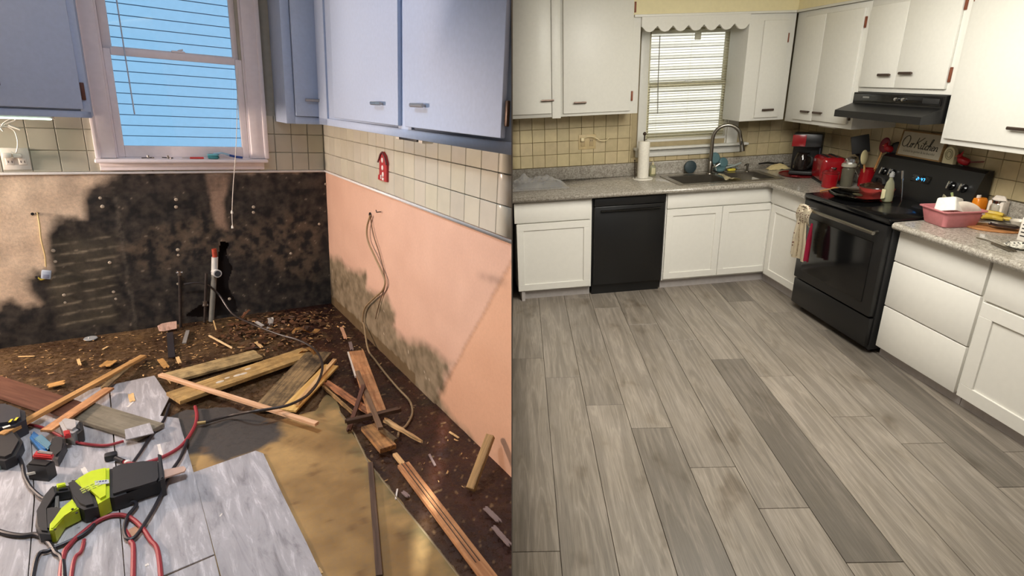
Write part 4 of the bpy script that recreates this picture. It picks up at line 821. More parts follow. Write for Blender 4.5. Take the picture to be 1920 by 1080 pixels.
plan(B(), [(-1.535, -1.244, 0.05), (-1.515, -1.216, 0.05), (-1.465, -1.263, 0.05), (-1.459, -1.335, 0.05), (-1.482, -1.368, 0.05), (-1.512, -1.342, 0.05)], 0.02, 0.085, 0.012).out('motor_body', mat('silver_plastic', (168, 166, 164), 0.35), t, room=True)
plan(B(), [(-1.473, -1.254, 0.05), (-1.453, -1.28, 0.05), (-1.449, -1.349, 0.05), (-1.466, -1.377, 0.05), (-1.474, -1.326, 0.05)], 0.02, 0.08, 0.010).out('rear_cap', CHAR, t, room=True)
plan(B(), [(-1.555, -1.328, 0.05), (-1.512, -1.342, 0.05), (-1.505, -1.4, 0.05), (-1.516, -1.464, 0.05), (-1.526, -1.516, 0.05), (-1.547, -1.488, 0.05), (-1.56, -1.396, 0.05)], 0.02, 0.06, 0.010).out('grip', CHAR, t, room=True)
plan(B(), [(-1.513, -1.35, 0.09), (-1.492, -1.353, 0.09), (-1.486, -1.393, 0.09), (-1.507, -1.395, 0.09)], 0.07, 0.088, 0.004).out('red_band', mat('battery_red', (176, 44, 48), 0.4), t, room=True)
t = thing('mitre_box_saw', 'bright blue plastic tool case corner between the drill and slats', 'tool case', (-1.593, -1.299, 0.02))
t['category'] = 'case'; t.name = 'tool_case'
plan(B(), [(-1.636, -1.256, 0.03), (-1.627, -1.205, 0.03), (-1.56, -1.353, 0.03), (-1.569, -1.408, 0.03), (-1.591, -1.387, 0.03)], 0.018, 0.045, 0.006).out('shell', mat('blue_case', (40, 104, 160), 0.35), t, room=True)
plan(B(), [(-1.616, -1.294, 0.05), (-1.594, -1.269, 0.05), (-1.552, -1.374, 0.05), (-1.563, -1.412, 0.05)], 0.0455, 0.052, 0.003).out('window', mat('smoky_blue_window', (92, 132, 150), 0.2), t, room=True)
t = thing('power_tool', 'dark grey power tool with yellow letters at the left edge', 'tool', (-1.725, -1.17, 0.02))
plan(B(), [(-1.835, -0.945, 0.05), (-1.723, -0.99, 0.05), (-1.659, -1.087, 0.05), (-1.648, -1.173, 0.05), (-1.682, -1.211, 0.05), (-1.801, -1.192, 0.05)], 0.018, 0.10, 0.015).out('body', mat('slate_plastic', (48, 52, 60), 0.45), t, room=True)
plan(B(), [(-1.801, -1.192, 0.05), (-1.682, -1.211, 0.05), (-1.647, -1.321, 0.05), (-1.66, -1.425, 0.05), (-1.689, -1.448, 0.05), (-1.775, -1.376, 0.05)], 0.018, 0.07, 0.012).out('base', CHAR, t, room=True)
for k, q in enumerate([(-1.693, -1.192, 0.101), (-1.676, -1.186, 0.101)]): B().box((-0.004, -0.012, 0), (0.004, 0.014, 0.0012), M=T(q) @ RZ(-12)).out('yellow_letter', mat('yellow_print', (226, 206, 60), 0.5), t, room=True)
B().box((-0.012, -0.008, 0), (0.012, 0.006, 0.0012), M=T((-1.701, -1.239, 0.101)) @ RZ(20)).out('white_letter', WHITEP, t, room=True)
plan(B(), [(-1.751, -1.348, 0.03), (-1.692, -1.331, 0.03), (-1.667, -1.387, 0.03), (-1.687, -1.432, 0.03), (-1.74, -1.434, 0.03)], 0.018, 0.04, 0.006).out('foot', mat('pale_green_grey', (112, 128, 124), 0.5), t, room=True)

# ================================================================ finished kitchen: shell
ROOM[0] = MR
for k in ('GRP',): pass
CREAM = mat('cream_wall_paint', (222, 212, 172), 0.7, bmp=0.05, var=0.03)
WCAB = mat('white_cabinet_paint', (216, 215, 208), 0.42, bmp=0.03, var=0.02, scale=50)
WNEW = mat('white_new_cabinet', (228, 226, 219), 0.38, bmp=0.01, var=0.015)
TOE = mat('toe_kick_grey', (178, 172, 170), 0.6)
GAP = mat('shadow_gap', (60, 56, 50), 0.9)
GRAN = m_granite(); TILER = mat('beige_stone_tile', (188, 173, 138), 0.35, bmp=0.12, var=0.07, scale=22, ocol=True); GROUTR = mat('tan_grout', (166, 152, 120), 0.9)
BLACKG = mat('black_gloss', (14, 14, 15), 0.14, bmp=0.0); BLACKS = mat('black_satin', (20, 20, 21), 0.36, bmp=0.01); BLACKM = mat('black_matte', (30, 30, 31), 0.55)
CHROME = mat('chrome', (205, 205, 205), 0.14, metal=1.0, bmp=0.0, var=0.02); NICK = mat('brushed_nickel', (150, 145, 136), 0.28, metal=1.0, bmp=0.0); PULL = mat('bronze_pull', (98, 84, 76), 0.35, metal=0.85)
REDE = mat('red_enamel', (136, 16, 24), 0.22, bmp=0.0, coat=0.4); REDD = mat('dark_red_plastic', (110, 14, 20), 0.3, bmp=0.0)
WOODL = m_wood('light_kitchen_wood', (196, 146, 88), (160, 110, 62))

wr_b = B().box((-4.2, 0.004, -0.2), (-1.46, 0.1, 2.5)).box((-0.70, 0.004, -0.2), (0.1, 0.1, 2.5)).box((-1.46, 0.004, -0.2), (-0.70, 0.1, 1.19)).box((-1.46, 0.004, 2.10), (-0.70, 0.1, 2.5))
wbk = struct('wall_back', wr_b, GROUTR)
wrt = struct('wall_right', B().box((0.004, -7.0, -0.2), (0.1, 0.1, 2.5)), GROUTR)
struct('ceiling', B().box((-5.4, -7.0, 2.45), (0.1, 0.1, 2.5)), CREAM)
struct('trim_3', B().box((-1.74, -0.318, 2.165), (0.0, 0.003, 2.45)).box((-0.365, -7.0, 2.165), (0.003, -0.318, 2.45)), CREAM).__setitem__('label', 'cream soffit above the wall cabinets')
struct('trim_4', B().box((-1.70, -0.33, 2.150), (-0.38, -0.318, 2.168), 0.003).box((-0.378, -7.0, 2.150), (-0.365, -0.32, 2.168), 0.003), WCAB)
struct('baseboard_left', B().box((-4.2, -0.02, -0.1), (-2.7, 0.003, 0.10), 0.004), WCAB)
struct('wall_panel_left', B().box((-4.2, -0.012, 0.1), (-2.7, 0.003, 0.9)), mat('pinkish_wall_paint', (196, 170, 146), 0.7))

# ---------------------------------------------------------------- floor of separate vinyl boards
flr = struct('floor', B().box((-5.4, -7.0, -0.03), (0.0, 0.0, -0.004)), mat('plank_joint_dark', (66, 60, 52), 0.9))
OAK = m_plank()
FLOORC = (0.272, 0.238, 0.202)
PW = 0.2173; PL = 1.62; TH = math.radians(-8)     # the boards are laid a little askew to the cabinets
FM = Matrix.Rotation(TH, 4, 'Z')                      # board axes: u across, v along
ROWS = {0: 0.20, 1: -1.66, 2: -1.34, 3: -1.10, 4: -2.28, 5: -2.05, 6: -1.76, 7: -1.485, 8: -2.78, 9: -2.55, 10: -2.23, 11: -1.97, 12: -2.9, 13: -2.4, 14: -1.9}
DARK = {(0, -0.2): 0.78, (1, -1.0): 0.80, (1, -2.5): 0.62, (5, -3.0): 0.60, (8, -3.3): 0.74, (6, -2.5): 0.86, (3, -0.8): 0.66, (7, -2.2): 0.9, (4, -3.0): 1.06, (9, -3.4): 1.08, (2, -2.0): 0.95, (7, -3.6): 1.02, (10, -3.0): 1.0, (9, -1.9): 0.9, (6, -1.2): 0.92}
mesh_c = {}
for r in range(-1, 17):
    u1 = -0.25+0.2173-PW*r; j0 = ROWS.get(r, -1.5-(r*0.3) % PL)
    k = -3
    while True:
        v1 = j0-k*PL; v0 = v1-PL; k += 1
        if v1 < -4.8: break
        if v0 > 0.55: continue
        if 'p' not in mesh_c: o = B().box((0.0011, 0.0011, -0.006), (PW-0.0011, PL-0.0011, 0.0), 0.0012, 1).out('plank', OAK, flr); mesh_c['p'] = o
        else: o = mesh_c['p'].copy(); COL.objects.link(o)
        o.matrix_basis = FM @ T((u1-PW, v0, 0))
        q = random.choice((0.92, 0.97, 1.0, 1.0, 1.03, 1.06))
        for (rr, vv), d in DARK.items():
            if rr == r and v0 < vv < v1: q = d
        o.color = (FLOORC[0]*q, FLOORC[1]*q, FLOORC[2]*q, 1)

# tiles
tiles(wbk, TILER, [('x', -3.0, -1.58, 1.0, 1.60, 0.108, 0.108), ('x', -1.58, -0.50, 1.0, 1.045, 0.108, 0.108), ('x', -0.50, -0.01, 1.0, 1.36, 0.108, 0.108)], (0.9, 1.06))
tiles(wrt, TILER, [('y', -2.95, -0.01, 1.0, 1.50, 0.108, 0.108)], (0.86, 1.08))

# ---------------------------------------------------------------- window of the finished kitchen
w2 = struct('window_2', B().box((-1.53, -0.022, 1.125), (-1.455, 0.0, 2.16), 0.005).box((-0.70, -0.022, 1.125), (-0.60, 0.0, 2.16), 0.005).box((-1.455, -0.022, 2.085), (-0.70, 0.0, 2.16), 0.004), WCAB)
struct('sill', B().box((-1.56, -0.07, 1.108), (-0.51, 0.0, 1.130), 0.007, 3), WCAB, w2)
struct('apron', B().box((-1.54, -0.024, 1.045), (-0.53, 0.0, 1.108), 0.004).box((-1.54, -0.032, 1.085), (-0.53, -0.024, 1.108), 0.004), WCAB, w2)
struct('jamb', B().box((-1.46, 0.0, 1.13), (-1.45, 0.10, 2.10)).box((-0.71, 0.0, 1.13), (-0.70, 0.10, 2.10)).box((-1.46, 0.0, 1.17), (-0.70, 0.10, 1.19)), WCAB, w2)
s1 = struct('lower_sash', B().box((-1.45, 0.045, 1.19), (-1.41, 0.07, 1.66), 0.004).box((-0.75, 0.045, 1.19), (-0.71, 0.07, 1.66), 0.004).box((-1.41, 0.045, 1.19), (-0.75, 0.07, 1.235), 0.004).box((-1.41, 0.042, 1.62), (-0.75, 0.07, 1.66), 0.004), mat('cream_sash', (222, 216, 186), 0.5), w2)
struct('pane', B().box((-1.41, 0.055, 1.235), (-0.75, 0.058, 1.62)), m_glass(), s1)
s2 = struct('upper_sash', B().box((-1.45, 0.072, 1.64), (-1.41, 0.095, 2.09), 0.004).box((-0.75, 0.072, 1.64), (-0.71, 0.095, 2.09), 0.004).box((-1.41, 0.072, 2.05), (-0.75, 0.095, 2.09), 0.004).box((-1.41, 0.072, 1.64), (-0.75, 0.095, 1.665)), mat('cream_sash', (222, 216, 186), 0.5), w2)
struct('pane', B().box((-1.41, 0.082, 1.665), (-0.75, 0.085, 2.05)), m_glass(), s2)
struct('sash_lock', B().box((-1.10, 0.035, 1.658), (-1.04, 0.06, 1.668), 0.003), WCAB, w2)
bl = thing('window_blind', 'white slatted mini blind lowered over the bright right window', 'blind', (-1.08, 0.02, 1.19))
SLAT = mat('blind_slat_white', (232, 230, 216), 0.5, bmp=0)
q = SLAT.node_tree; q1 = N(q, 'ShaderNodeBsdfTranslucent'); q1.inputs[0].default_value = (0.85, 0.84, 0.76, 1); q2 = N(q, 'ShaderNodeMixShader'); q2.inputs[0].default_value = 0.45
q.links.new(q.nodes['Principled BSDF'].outputs[0], q2.inputs[1]); q.links.new(q1.outputs[0], q2.inputs[2]); q.links.new(q2.outputs[0], q.nodes['Material Output'].inputs[0])
B().box((-0.355, -0.014, 0.855), (0.365, 0.016, 0.885), 0.003).out('head_rail', SLAT, bl)
B().box((-0.35, -0.012, 0.0), (0.36, 0.012, 0.010), 0.003).out('bottom_rail', SLAT, bl)
sl = B().box((-0.35, -0.0115, -0.0004), (0.36, 0.0115, 0.0004), M=RX(10)).out('slat', SLAT, bl, M=T((0, 0, 0.03)))
for i in range(1, 38):
    c = sl.copy(); COL.objects.link(c); c.matrix_basis = T((0, 0, 0.03+i*0.0218))
for x in (-0.28, 0.0, 0.29): B().tube([(x, -0.013, 0.01), (x, -0.013, 0.86)], 0.0009, 4).out('ladder_cord', SLAT, bl)
B().tube([(-0.29, -0.03, 0.84), (-0.285, -0.032, 0.5), (-0.275, -0.034, 0.22)], 0.0035, 6).out('wand', mat('grey_wand', (120, 118, 108), 0.3), bl)
B().box((0.02, -0.03, 0.80), (0.07, -0.014, 0.86), 0.003).out('valance_clip', SLAT, bl)
sd = thing('neighbour_siding', 'sunlit white lap siding of the house next door outside the right window', 'siding', (-1.1, 1.9, 0))
SIDW = mat('white_siding_paint', (236, 232, 220), 0.6, var=0.02, bmp=0)
first = B().box((-2.2, 0, 0), (2.6, 0.005, 0.125), 0.001, 1, M=RX(-2.5)).out('lap_board', SIDW, sd, M=T((0, 0, -0.2)))
for i in range(1, 28):
    c = first.copy(); COL.objects.link(c); c.matrix_basis = T((0, 0, -0.2+i*0.122))

# ---------------------------------------------------------------- worktop
SX0, SX1, SY0, SY1 = -1.35, -0.44, -0.565, -0.13
ct = thing('worktop', 'grey speckled stone-look worktop with upstand along the window wall', 'worktop', (-1.5, -0.3, 0.845))
b = B()
b.box((-3.4, -0.655, 0.845), (SX0+0.03, -0.0, 0.885)).box((SX1-0.03, -0.655, 0.845), (-0.0, -0.0, 0.885)).box((SX0+0.03, -0.655, 0.845), (SX1-0.03, SY0+0.03, 0.885)).box((SX0+0.03, SY1-0.03, 0.845), (SX1-0.03, 0.0, 0.885)).box((-0.625, -1.135, 0.845), (0.0, -0.655, 0.885))
b.out('slab', GRAN, ct, room=True)
B().tube([(-3.4, -0.652, 0.865), (-0.622, -0.652, 0.865)], 0.0205, 12).tube([(-0.622, -0.645, 0.865), (-0.622, -1.135, 0.865)], 0.0205, 12).out('rounded_edge', GRAN, ct, room=True)
B().box((-3.4, -0.02, 0.885), (0.0, 0.0, 0.998), 0.004).box((-0.02, -1.135, 0.885), (0.0, -0.02, 0.998), 0.004).out('upstand', GRAN, ct, room=True)
ct2 = thing('worktop', 'grey speckled stone-look worktop right of the stove', 'worktop', (-0.3, -2.6, 0.845))
B().box((-0.625, -3.6, 0.845), (0.0, -1.985, 0.885)).out('slab', GRAN, ct2, room=True)
B().tube([(-0.622, -3.6, 0.865), (-0.622, -1.99, 0.865)], 0.0205, 12).out('rounded_edge', GRAN, ct2, room=True)
B().box((-0.02, -3.6, 0.885), (0.0, -1.985, 0.998), 0.004).out('upstand', GRAN, ct2, room=True)

# ---------------------------------------------------------------- base cabinets
def face(ax, at, a0, a1, z0, z1, th=0.018):
    """box for a front: ax 'y' = front looks to -y at y=at; ax 'x' = front looks to -x at x=at"""
    return ((a0, at-th, z0), (a1, at, z1)) if ax == 'y' else ((at-th, a0, z0), (at, a1, z1))
def shaker(t, ax, at, a0, a1, z0, z1, name='door', rail=0.055, m=None):
    m = m or WNEW; b = B()
    b.box(*face(ax, at, a0, a1, z0, z0+rail), 0.0015, 1).box(*face(ax, at, a0, a1, z1-rail, z1), 0.0015, 1)
    b.box(*face(ax, at, a0, a0+rail, z0+rail, z1-rail), 0.0015, 1).box(*face(ax, at, a1-rail, a1, z0+rail, z1-rail), 0.0015, 1)
    d = b.out(name, m, t, room=True)
    B().box(*face(ax, at, a0+rail-0.004, a1-rail+0.004, z0+rail-0.004, z1-rail+0.004, 0.008)).out('panel', m, d, room=True)
    return d
def slab(t, ax, at, a0, a1, z0, z1, name='drawer', m=None):
    return B().box(*face(ax, at, a0, a1, z0, z1), 0.0025).out(name, m or WNEW, t, room=True)
FY = -0.597; FX = -0.562
t = thing('base_cabinet', 'white base cabinet with one drawer and shaker door left of the black dishwasher', 'cabinet', (-2.36, -0.3, 0))
B().box((-2.69, FY, 0.085), (-2.085, -0.004, 0.842)).out('body', WNEW, t, room=True)
B().box((-2.665, FY+0.045, 0.0), (-2.085, FY+0.065, 0.09)).box((-2.672, FY-0.002, -0.0), (-2.665+0.02, -0.02, 0.09)).out('toe_kick', TOE, t, room=True)
slab(t, 'y', FY, -2.715, -2.098, 0.672, 0.832); shaker(t, 'y', FY, -2.70, -2.098, 0.095, 0.662)
dw = thing('dishwasher', 'black built-in dishwasher with a bar handle', 'dishwasher', (-1.77, -0.3, 0))
B().box((-2.075, -0.585, 0.08), (-1.475, -0.02, 0.835), 0.003).out('tub', BLACKM, dw, room=True)
B().box((-2.068, -0.622, 0.10), (-1.482, -0.585, 0.765), 0.006).out('door', BLACKS, dw, room=True)
B().box((-2.068, -0.622, 0.768), (-1.482, -0.585, 0.832), 0.005).out('control_panel', BLACKS, dw, room=True)
B().tube([(-2.02, -0.645, 0.735), (-1.53, -0.645, 0.735)], 0.009, 10).tube([(-2.0, -0.645, 0.735), (-2.0, -0.62, 0.735)], 0.007, 8).tube([(-1.55, -0.645, 0.735), (-1.55, -0.62, 0.735)], 0.007, 8).out('handle', BLACKG, dw, room=True)
B().box((-2.07, -0.57, 0.0), (-1.48, -0.54, 0.098)).out('kick_plate', BLACKS, dw, room=True)
t = thing('base_cabinet', 'white double-door sink base cabinet with a false drawer front', 'cabinet', (-1.0, -0.3, 0))
B().box((-1.468, FY, 0.085), (-1.458, -0.004, 0.842)).box((-0.515, FY, 0.085), (-0.505, -0.004, 0.842)).box((-1.458, FY, 0.085), (-0.515, -0.02, 0.10)).box((-1.458, FY, 0.10), (-0.515, FY+0.015, 0.842)).out('body', WNEW, t, room=True)
B().box((-1.46, FY+0.045, 0.0), (-0.51, FY+0.065, 0.09)).out('toe_kick', TOE, t, room=True)
slab(t, 'y', FY, -1.462, -0.512, 0.712, 0.838, 'drawer_front')
shaker(t, 'y', FY, -1.460, -0.985, 0.10, 0.702); shaker(t, 'y', FY, -0.981, -0.512, 0.10, 0.702)
t = thing('base_cabinet', 'white corner base cabinet between sink base and stove', 'cabinet', (-0.3, -0.9, 0))
B().box((FX, -1.150, 0.085), (-0.03, -0.625, 0.842)).out('body', WNEW, t, room=True)
B().box((FX+0.04, -1.150, 0.0), (FX+0.06, -0.56, 0.09)).box((FX+0.055, -0.62, 0.0), (-0.30, -0.56, 0.09)).out('toe_kick', TOE, t, room=True)
slab(t, 'x', FX, -1.145, -0.635, 0.712, 0.838, 'drawer'); shaker(t, 'x', FX, -1.145, -0.66, 0.10, 0.702)
t = thing('base_cabinet', 'white cabinet of three wide plain drawers right of the stove', 'cabinet', (-0.3, -2.28, 0))
B().box((FX, -2.585, 0.085), (-0.004, -1.985, 0.842)).out('body', WNEW, t, room=True)
B().box((FX+0.03, -2.585, 0.0), (FX+0.05, -1.985, 0.09)).out('toe_kick', TOE, t, room=True)
for z0, z1 in ((0.648, 0.832), (0.358, 0.640), (0.075, 0.350)): slab(t, 'x', FX, -2.575, -1.992, z0, z1)
t = thing('base_cabinet', 'white base cabinet at the right edge, drawer over a shaker door', 'cabinet', (-0.3, -3.0, 0))
B().box((FX, -3.5, 0.085), (-0.004, -2.588, 0.842)).out('body', WNEW, t, room=True)
B().box((FX+0.03, -3.5, 0.0), (FX+0.05, -2.588, 0.09)).out('toe_kick', TOE, t, room=True)
slab(t, 'x', FX, -3.4, -2.592, 0.632, 0.832); shaker(t, 'x', FX, -3.4, -2.592, 0.075, 0.620, rail=0.075)

# ---------------------------------------------------------------- wall cabinets, valance
def flat_door(t, ax, at, a0, a1, z0, z1, h=None, m=None):
    d = B().box(*face(ax, at, a0, a1, z0, z1), 0.004).out('door', m or WCAB, t, room=True)
    if h: bar_handle(d, (h[0], at-0.018, h[1]) if ax == 'y' else (at-0.018, h[0], h[1]), (1, 0, 0) if ax == 'y' else (0, 1, 0), (0, -1, 0) if ax == 'y' else (-1, 0, 0), 0.10, PULL)
    return d
RH = mat('rusty_hinge', (122, 68, 46), 0.5, metal=0.2, var=0.2)
UY = -0.308; UX = -0.352
t = thing('upper_cabinet', 'large two-door white wall cabinet at the upper left, left of the window', 'cabinet', (-2.2, -0.15, 1.45))
B().box((-3.2, UY, 1.445), (-1.64, -0.008, 2.449), 0.002).box((-2.345, UY-0.012, 1.435), (-2.275, UY, 2.449), 0.004).out('body', WCAB, t, room=True)
flat_door(t, 'y', UY, -2.95, -2.352, 1.475, 2.44, (-2.385, 1.575)).children[0]
flat_door(t, 'y', UY, -2.255, -1.705, 1.468, 2.44, (-2.125, 1.548))
for z in (1.58, 2.22): hinge(t, (-1.694, UY-0.006, z), (0.016, 0.014, 0.075), RH)
t = thing('scalloped_valance', 'white wooden valance with a scalloped lower edge above the right window', 'valance', (-1.2, -0.33, 2.0))
x0, x1, n = -1.64, -0.76, 7; w = (x1-x0)/n; poly = [(x1, 2.165), (x0, 2.165)]
for i in range(n):
    a = x0+i*w; poly.append((a, 2.085))
    for k in range(1, 8):
        f = k/8; poly.append((a+w*f, 2.085-0.042*math.sin(math.pi*f)**0.7+(0.006 if k in (1, 7) else 0)))
poly.append((x1, 2.085))
B().prism(poly, 0, 0.018, M=Matrix(((1, 0, 0, 0), (0, 0, -1, UY), (0, 1, 0, 0), (0, 0, 0, 1)))).out('scalloped_board', WCAB, t, room=True)
t = thing('upper_cabinet', 'narrow white wall cabinet in the corner right of the window', 'cabinet', (-0.55, -0.15, 1.34))
B().box((-0.755, UY, 1.338), (-0.365, -0.008, 2.15), 0.002).out('body', WCAB, t, room=True)
flat_door(t, 'y', UY, -0.635, -0.425, 1.362, 2.10, (-0.535, 1.425))
hinge(t, (-0.417, UY-0.006, 1.97), (0.014, 0.012, 0.07), RH)
t = thing('upper_cabinet', 'white corner wall cabinet with two doors left of the range hood', 'cabinet', (-0.18, -0.8, 1.33))
B().box((UX, -1.125, 1.325), (-0.008, -0.31, 2.15), 0.002).out('body', WCAB, t, room=True)
flat_door(t, 'x', UX, -0.685, -0.44, 1.352, 2.11, (-0.62, 1.42)); flat_door(t, 'x', UX, -1.085, -0.69, 1.358, 2.11, (-0.775, 1.42))
for z in (2.02, 1.42): hinge(t, (UX-0.006, -1.096, z), (0.012, 0.014, 0.07), DARKM if z < 1.6 else RH)
B().box((-0.25, -0.82, 1.30), (-0.16, -0.62, 1.326), 0.004).out('towel_bracket', WHITEP, t, room=True)
t = thing('upper_cabinet', 'short white wall cabinet with two doors above the range hood', 'cabinet', (-0.18, -1.5, 1.58))
B().box((UX, -1.895, 1.582), (-0.008, -1.128, 2.15), 0.002).out('body', WCAB, t, room=True)
flat_door(t, 'x', UX, -1.463, -1.15, 1.612, 2.11, (-1.385, 1.69)); flat_door(t, 'x', UX, -1.845, -1.467, 1.612, 2.11, (-1.56, 1.70))
for y, z in ((-1.855, 1.69), (-1.855, 2.06), (-1.141, 1.66), (-1.141, 2.05)): hinge(t, (UX-0.006, y, z), (0.012, 0.014, 0.08), RH if y < -1.5 else WCAB)
t = thing('upper_cabinet', 'big white single-door wall cabinet at the upper right edge', 'cabinet', (-0.18, -2.6, 1.33))
B().box((UX-0.012, -3.6, 1.318), (-0.008, -1.898, 2.15), 0.002).out('body', WCAB, t, room=True)
flat_door(t, 'x', UX-0.012, -2.62, -1.925, 1.350, 2.12, (-2.36, 1.44))
hinge(t, (UX-0.016, -1.915, 1.42), (0.010, 0.012, 0.07), WCAB); hinge(t, (UX-0.016, -1.915, 2.09), (0.010, 0.012, 0.07), RH)

# ---------------------------------------------------------------- range hood and stove
hd = thing('range_hood', 'black range hood under the short wall cabinet', 'range hood', (-0.25, -1.5, 1.43))
M_ = Matrix(((0, 0, 1, 0), (1, 0, 0, 0), (0, 1, 0, 0), (0, 0, 0, 1)))
def side_prism(b, poly, y0, y1): return b.prism(poly, y0, y1, M=Matrix(((1, 0, 0, 0), (0, 0, 1, 0), (0, 1, 0, 0), (0, 0, 0, 1))))
side_prism(B(), [(-0.01, 1.578), (-0.385, 1.578), (-0.385, 1.510), (-0.51, 1.468), (-0.51, 1.425), (-0.01, 1.425)], -1.885, -1.140).out('canopy', BLACKS, hd, room=True, ang=20)
B().box((-0.392, -1.870, 1.522), (-0.384, -1.155, 1.570), 0.002).out('control_strip', BLACKG, hd, room=True)
for y in (-1.54, -1.60): B().lathe([(0.012, 0), (0.010, 0.016), (0.002, 0.018)], 14, M=T((-0.391, y, 1.548)) @ RY(-90)).out('knob', CHROME, hd, room=True)
B().box((-0.394, -1.30, 1.545), (-0.3915, -1.24, 1.556)).out('badge', mat('badge_grey', (120, 120, 116), 0.4), hd, room=True)
B().box((-0.394, -1.86, 1.532), (-0.3915, -1.74, 1.562), 0.001).out('switch_panel', BLACKM, hd, room=True)

st = thing('stove', 'black freestanding electric stove with glass top and raised control panel', 'stove', (-0.33, -1.56, 0))
Y0, Y1 = -1.968, -1.155
B().box((-0.60, Y0, 0.03), (-0.03, Y1, 0.878), 0.004).out('body', BLACKM, st, room=True)
B().box((-0.645, Y0-0.003, 0.868), (-0.10, Y1+0.003, 0.898), 0.006, 3).out('glass_top', BLACKG, st, room=True)
for x, y, r in ((-0.46, -1.38, 0.095), (-0.46, -1.76, 0.11), (-0.22, -1.38, 0.08), (-0.22, -1.76, 0.08)): B().lathe([(r, 0), (r, 0.0006), (r-0.003, 0.0008)], 36, c=(x, y, 0.8982)).out('burner_ring', mat('burner_grey', (36, 34, 34), 0.25), st, room=True)
dr = B().box((-0.645, Y0+0.006, 0.262), (-0.60, Y1-0.006, 0.855), 0.008).out('oven_door', BLACKS, st, room=True)
B().box((-0.650, Y0+0.085, 0.335), (-0.643, Y1-0.085, 0.735), 0.004).out('window', BLACKG, dr, room=True)
B().tube([(-0.690, Y0+0.05, 0.805), (-0.690, Y1-0.05, 0.805)], 0.0125, 12).tube([(-0.69, Y0+0.07, 0.805), (-0.64, Y0+0.07, 0.805)], 0.009, 8).tube([(-0.69, Y1-0.07, 0.805), (-0.64, Y1-0.07, 0.805)], 0.009, 8).out('handle', NICK, dr, room=True)
B().box((-0.635, Y0+0.006, 0.055), (-0.60, Y1-0.006, 0.250), 0.006).out('bottom_drawer', BLACKS, st, room=True)
for x in (-0.55, -0.1):
    for y in (Y0+0.05, Y1-0.05): B().lathe([(0.018, 0.0), (0.016, 0.032)], 10, c=(x, y, 0)).out('foot', BLACKM, st, room=True)
side_prism(B(), [(-0.03, 0.878), (-0.155, 0.878), (-0.150, 0.93), (-0.085, 1.135), (-0.06, 1.15), (-0.03, 1.15)], Y0, Y1).out('control_panel', BLACKS, st, room=True, ang=20)
PM = T((-0.118, 0, 1.035)) @ RY(-72.4)      # local z points out of the sloping panel
for k, y in enumerate((-1.235, -1.315, -1.80, -1.885)):
    kb = B().lathe([(0.026, 0), (0.025, 0.010), (0.017, 0.016), (0.016, 0.030), (0.003, 0.032)], 18, M=T((0, y, 0)) @ PM).out('knob', BLACKG, st, room=True)
    B().box((-0.024, -0.006, 0.012), (0.024, 0.006, 0.036), 0.003, M=T((0, y, 0)) @ PM).out('chrome_grip', CHROME, kb, room=True)
B().box((-0.022, -0.075, 0.0005), (0.026, 0.075, 0.0035), 0.002, M=T((0, -1.56, 0)) @ PM).out('display_glass', BLACKG, st, room=True)
DIG = mat('blue_clock_light', (60, 160, 255), 0.5, emit=4.0, bmp=0)
def seg(d):
    on = {'2': 'abged', '3': 'abgcd', '4': 'fgbc', '7': 'abc', '9': 'abcdfg'}[d]; S_ = dict(a=(0, 1, 1), g=(0, 0, 1), d=(0, -1, 1), b=(0.5, 0.5, 0), c=(0.5, -0.5, 0), f=(-0.5, 0.5, 0), e=(-0.5, -0.5, 0))
    return [S_[c] for c in on]
for i, d in enumerate('2:47'):
    if d == ':':
        for s in (-1, 1): B().box((s*0.004-0.0012, 0.010, 0.0036), (s*0.004+0.0012, 0.0125, 0.0045), M=T((0, -1.56, 0)) @ PM).out('clock_dot', DIG, st, room=True)
        continue
    b = B(); cy = 0.024-(i if i < 2 else i)*0.017
    for u, v, hz in seg(d):
        c = (v*0.009, cy-u*0.011, 0.004)
        if hz: b.box((c[0]-0.0013, c[1]-0.0045, 0.0036), (c[0]+0.0013, c[1]+0.0045, 0.0045), M=T((0, -1.56, 0)) @ PM)
        else: b.box((c[0]-0.004, c[1]-0.0013, 0.0036), (c[0]+0.004, c[1]+0.0013, 0.0045), M=T((0, -1.56, 0)) @ PM)
    b.out('clock_digit', DIG, st, room=True)

# ---------------------------------------------------------------- sink and tap
sk = thing('sink', 'double-bowl stainless steel sink set in the worktop below the window', 'sink', (-0.9, -0.35, 0.885))
SSS = mat('stainless', (150, 144, 134), 0.3, metal=0.9, bmp=0.01)
b = B(); zr = 0.885
bowls = ((-1.30, -0.895), (-0.855, -0.50))
b.box((SX0, SY0, zr), (SX1, SY0+0.035, zr+0.005)).box((SX0, SY1-0.06, zr), (SX1, SY1, zr+0.005)).box((SX0, SY0+0.035, zr), (-1.30, SY1-0.06, zr+0.005)).box((-0.50, SY0+0.035, zr), (SX1, SY1-0.06, zr+0.005)).box((-0.895, SY0+0.035, zr), (-0.855, SY1-0.06, zr+0.005))
b.out('rim', SSS, sk, room=True)
for x0, x1 in bowls:
    y0, y1 = SY0+0.035, SY1-0.06; b = B(); zb = 0.72; th = 0.003
    b.box((x0, y0, zb), (x1, y1, zb+th)).box((x0, y0, zb), (x0+th, y1, zr)).box((x1-th, y0, zb), (x1, y1, zr)).box((x0, y0, zb), (x1, y0+th, zr)).box((x0, y1-th, zb), (x1, y1, zr))
    o = b.out('bowl', SSS, sk, room=True)
    B().lathe([(0.04, 0), (0.038, 0.003), (0.02, 0.001)], 20, c=((x0+x1)/2, (y0+y1)/2, zb+th)).out('drain', CHROME, o, room=True)
fx, fy = -0.905, -0.165
fa = thing('faucet', 'tall brushed nickel gooseneck faucet with pull-down spray', 'faucet', (fx, fy, 0.89))
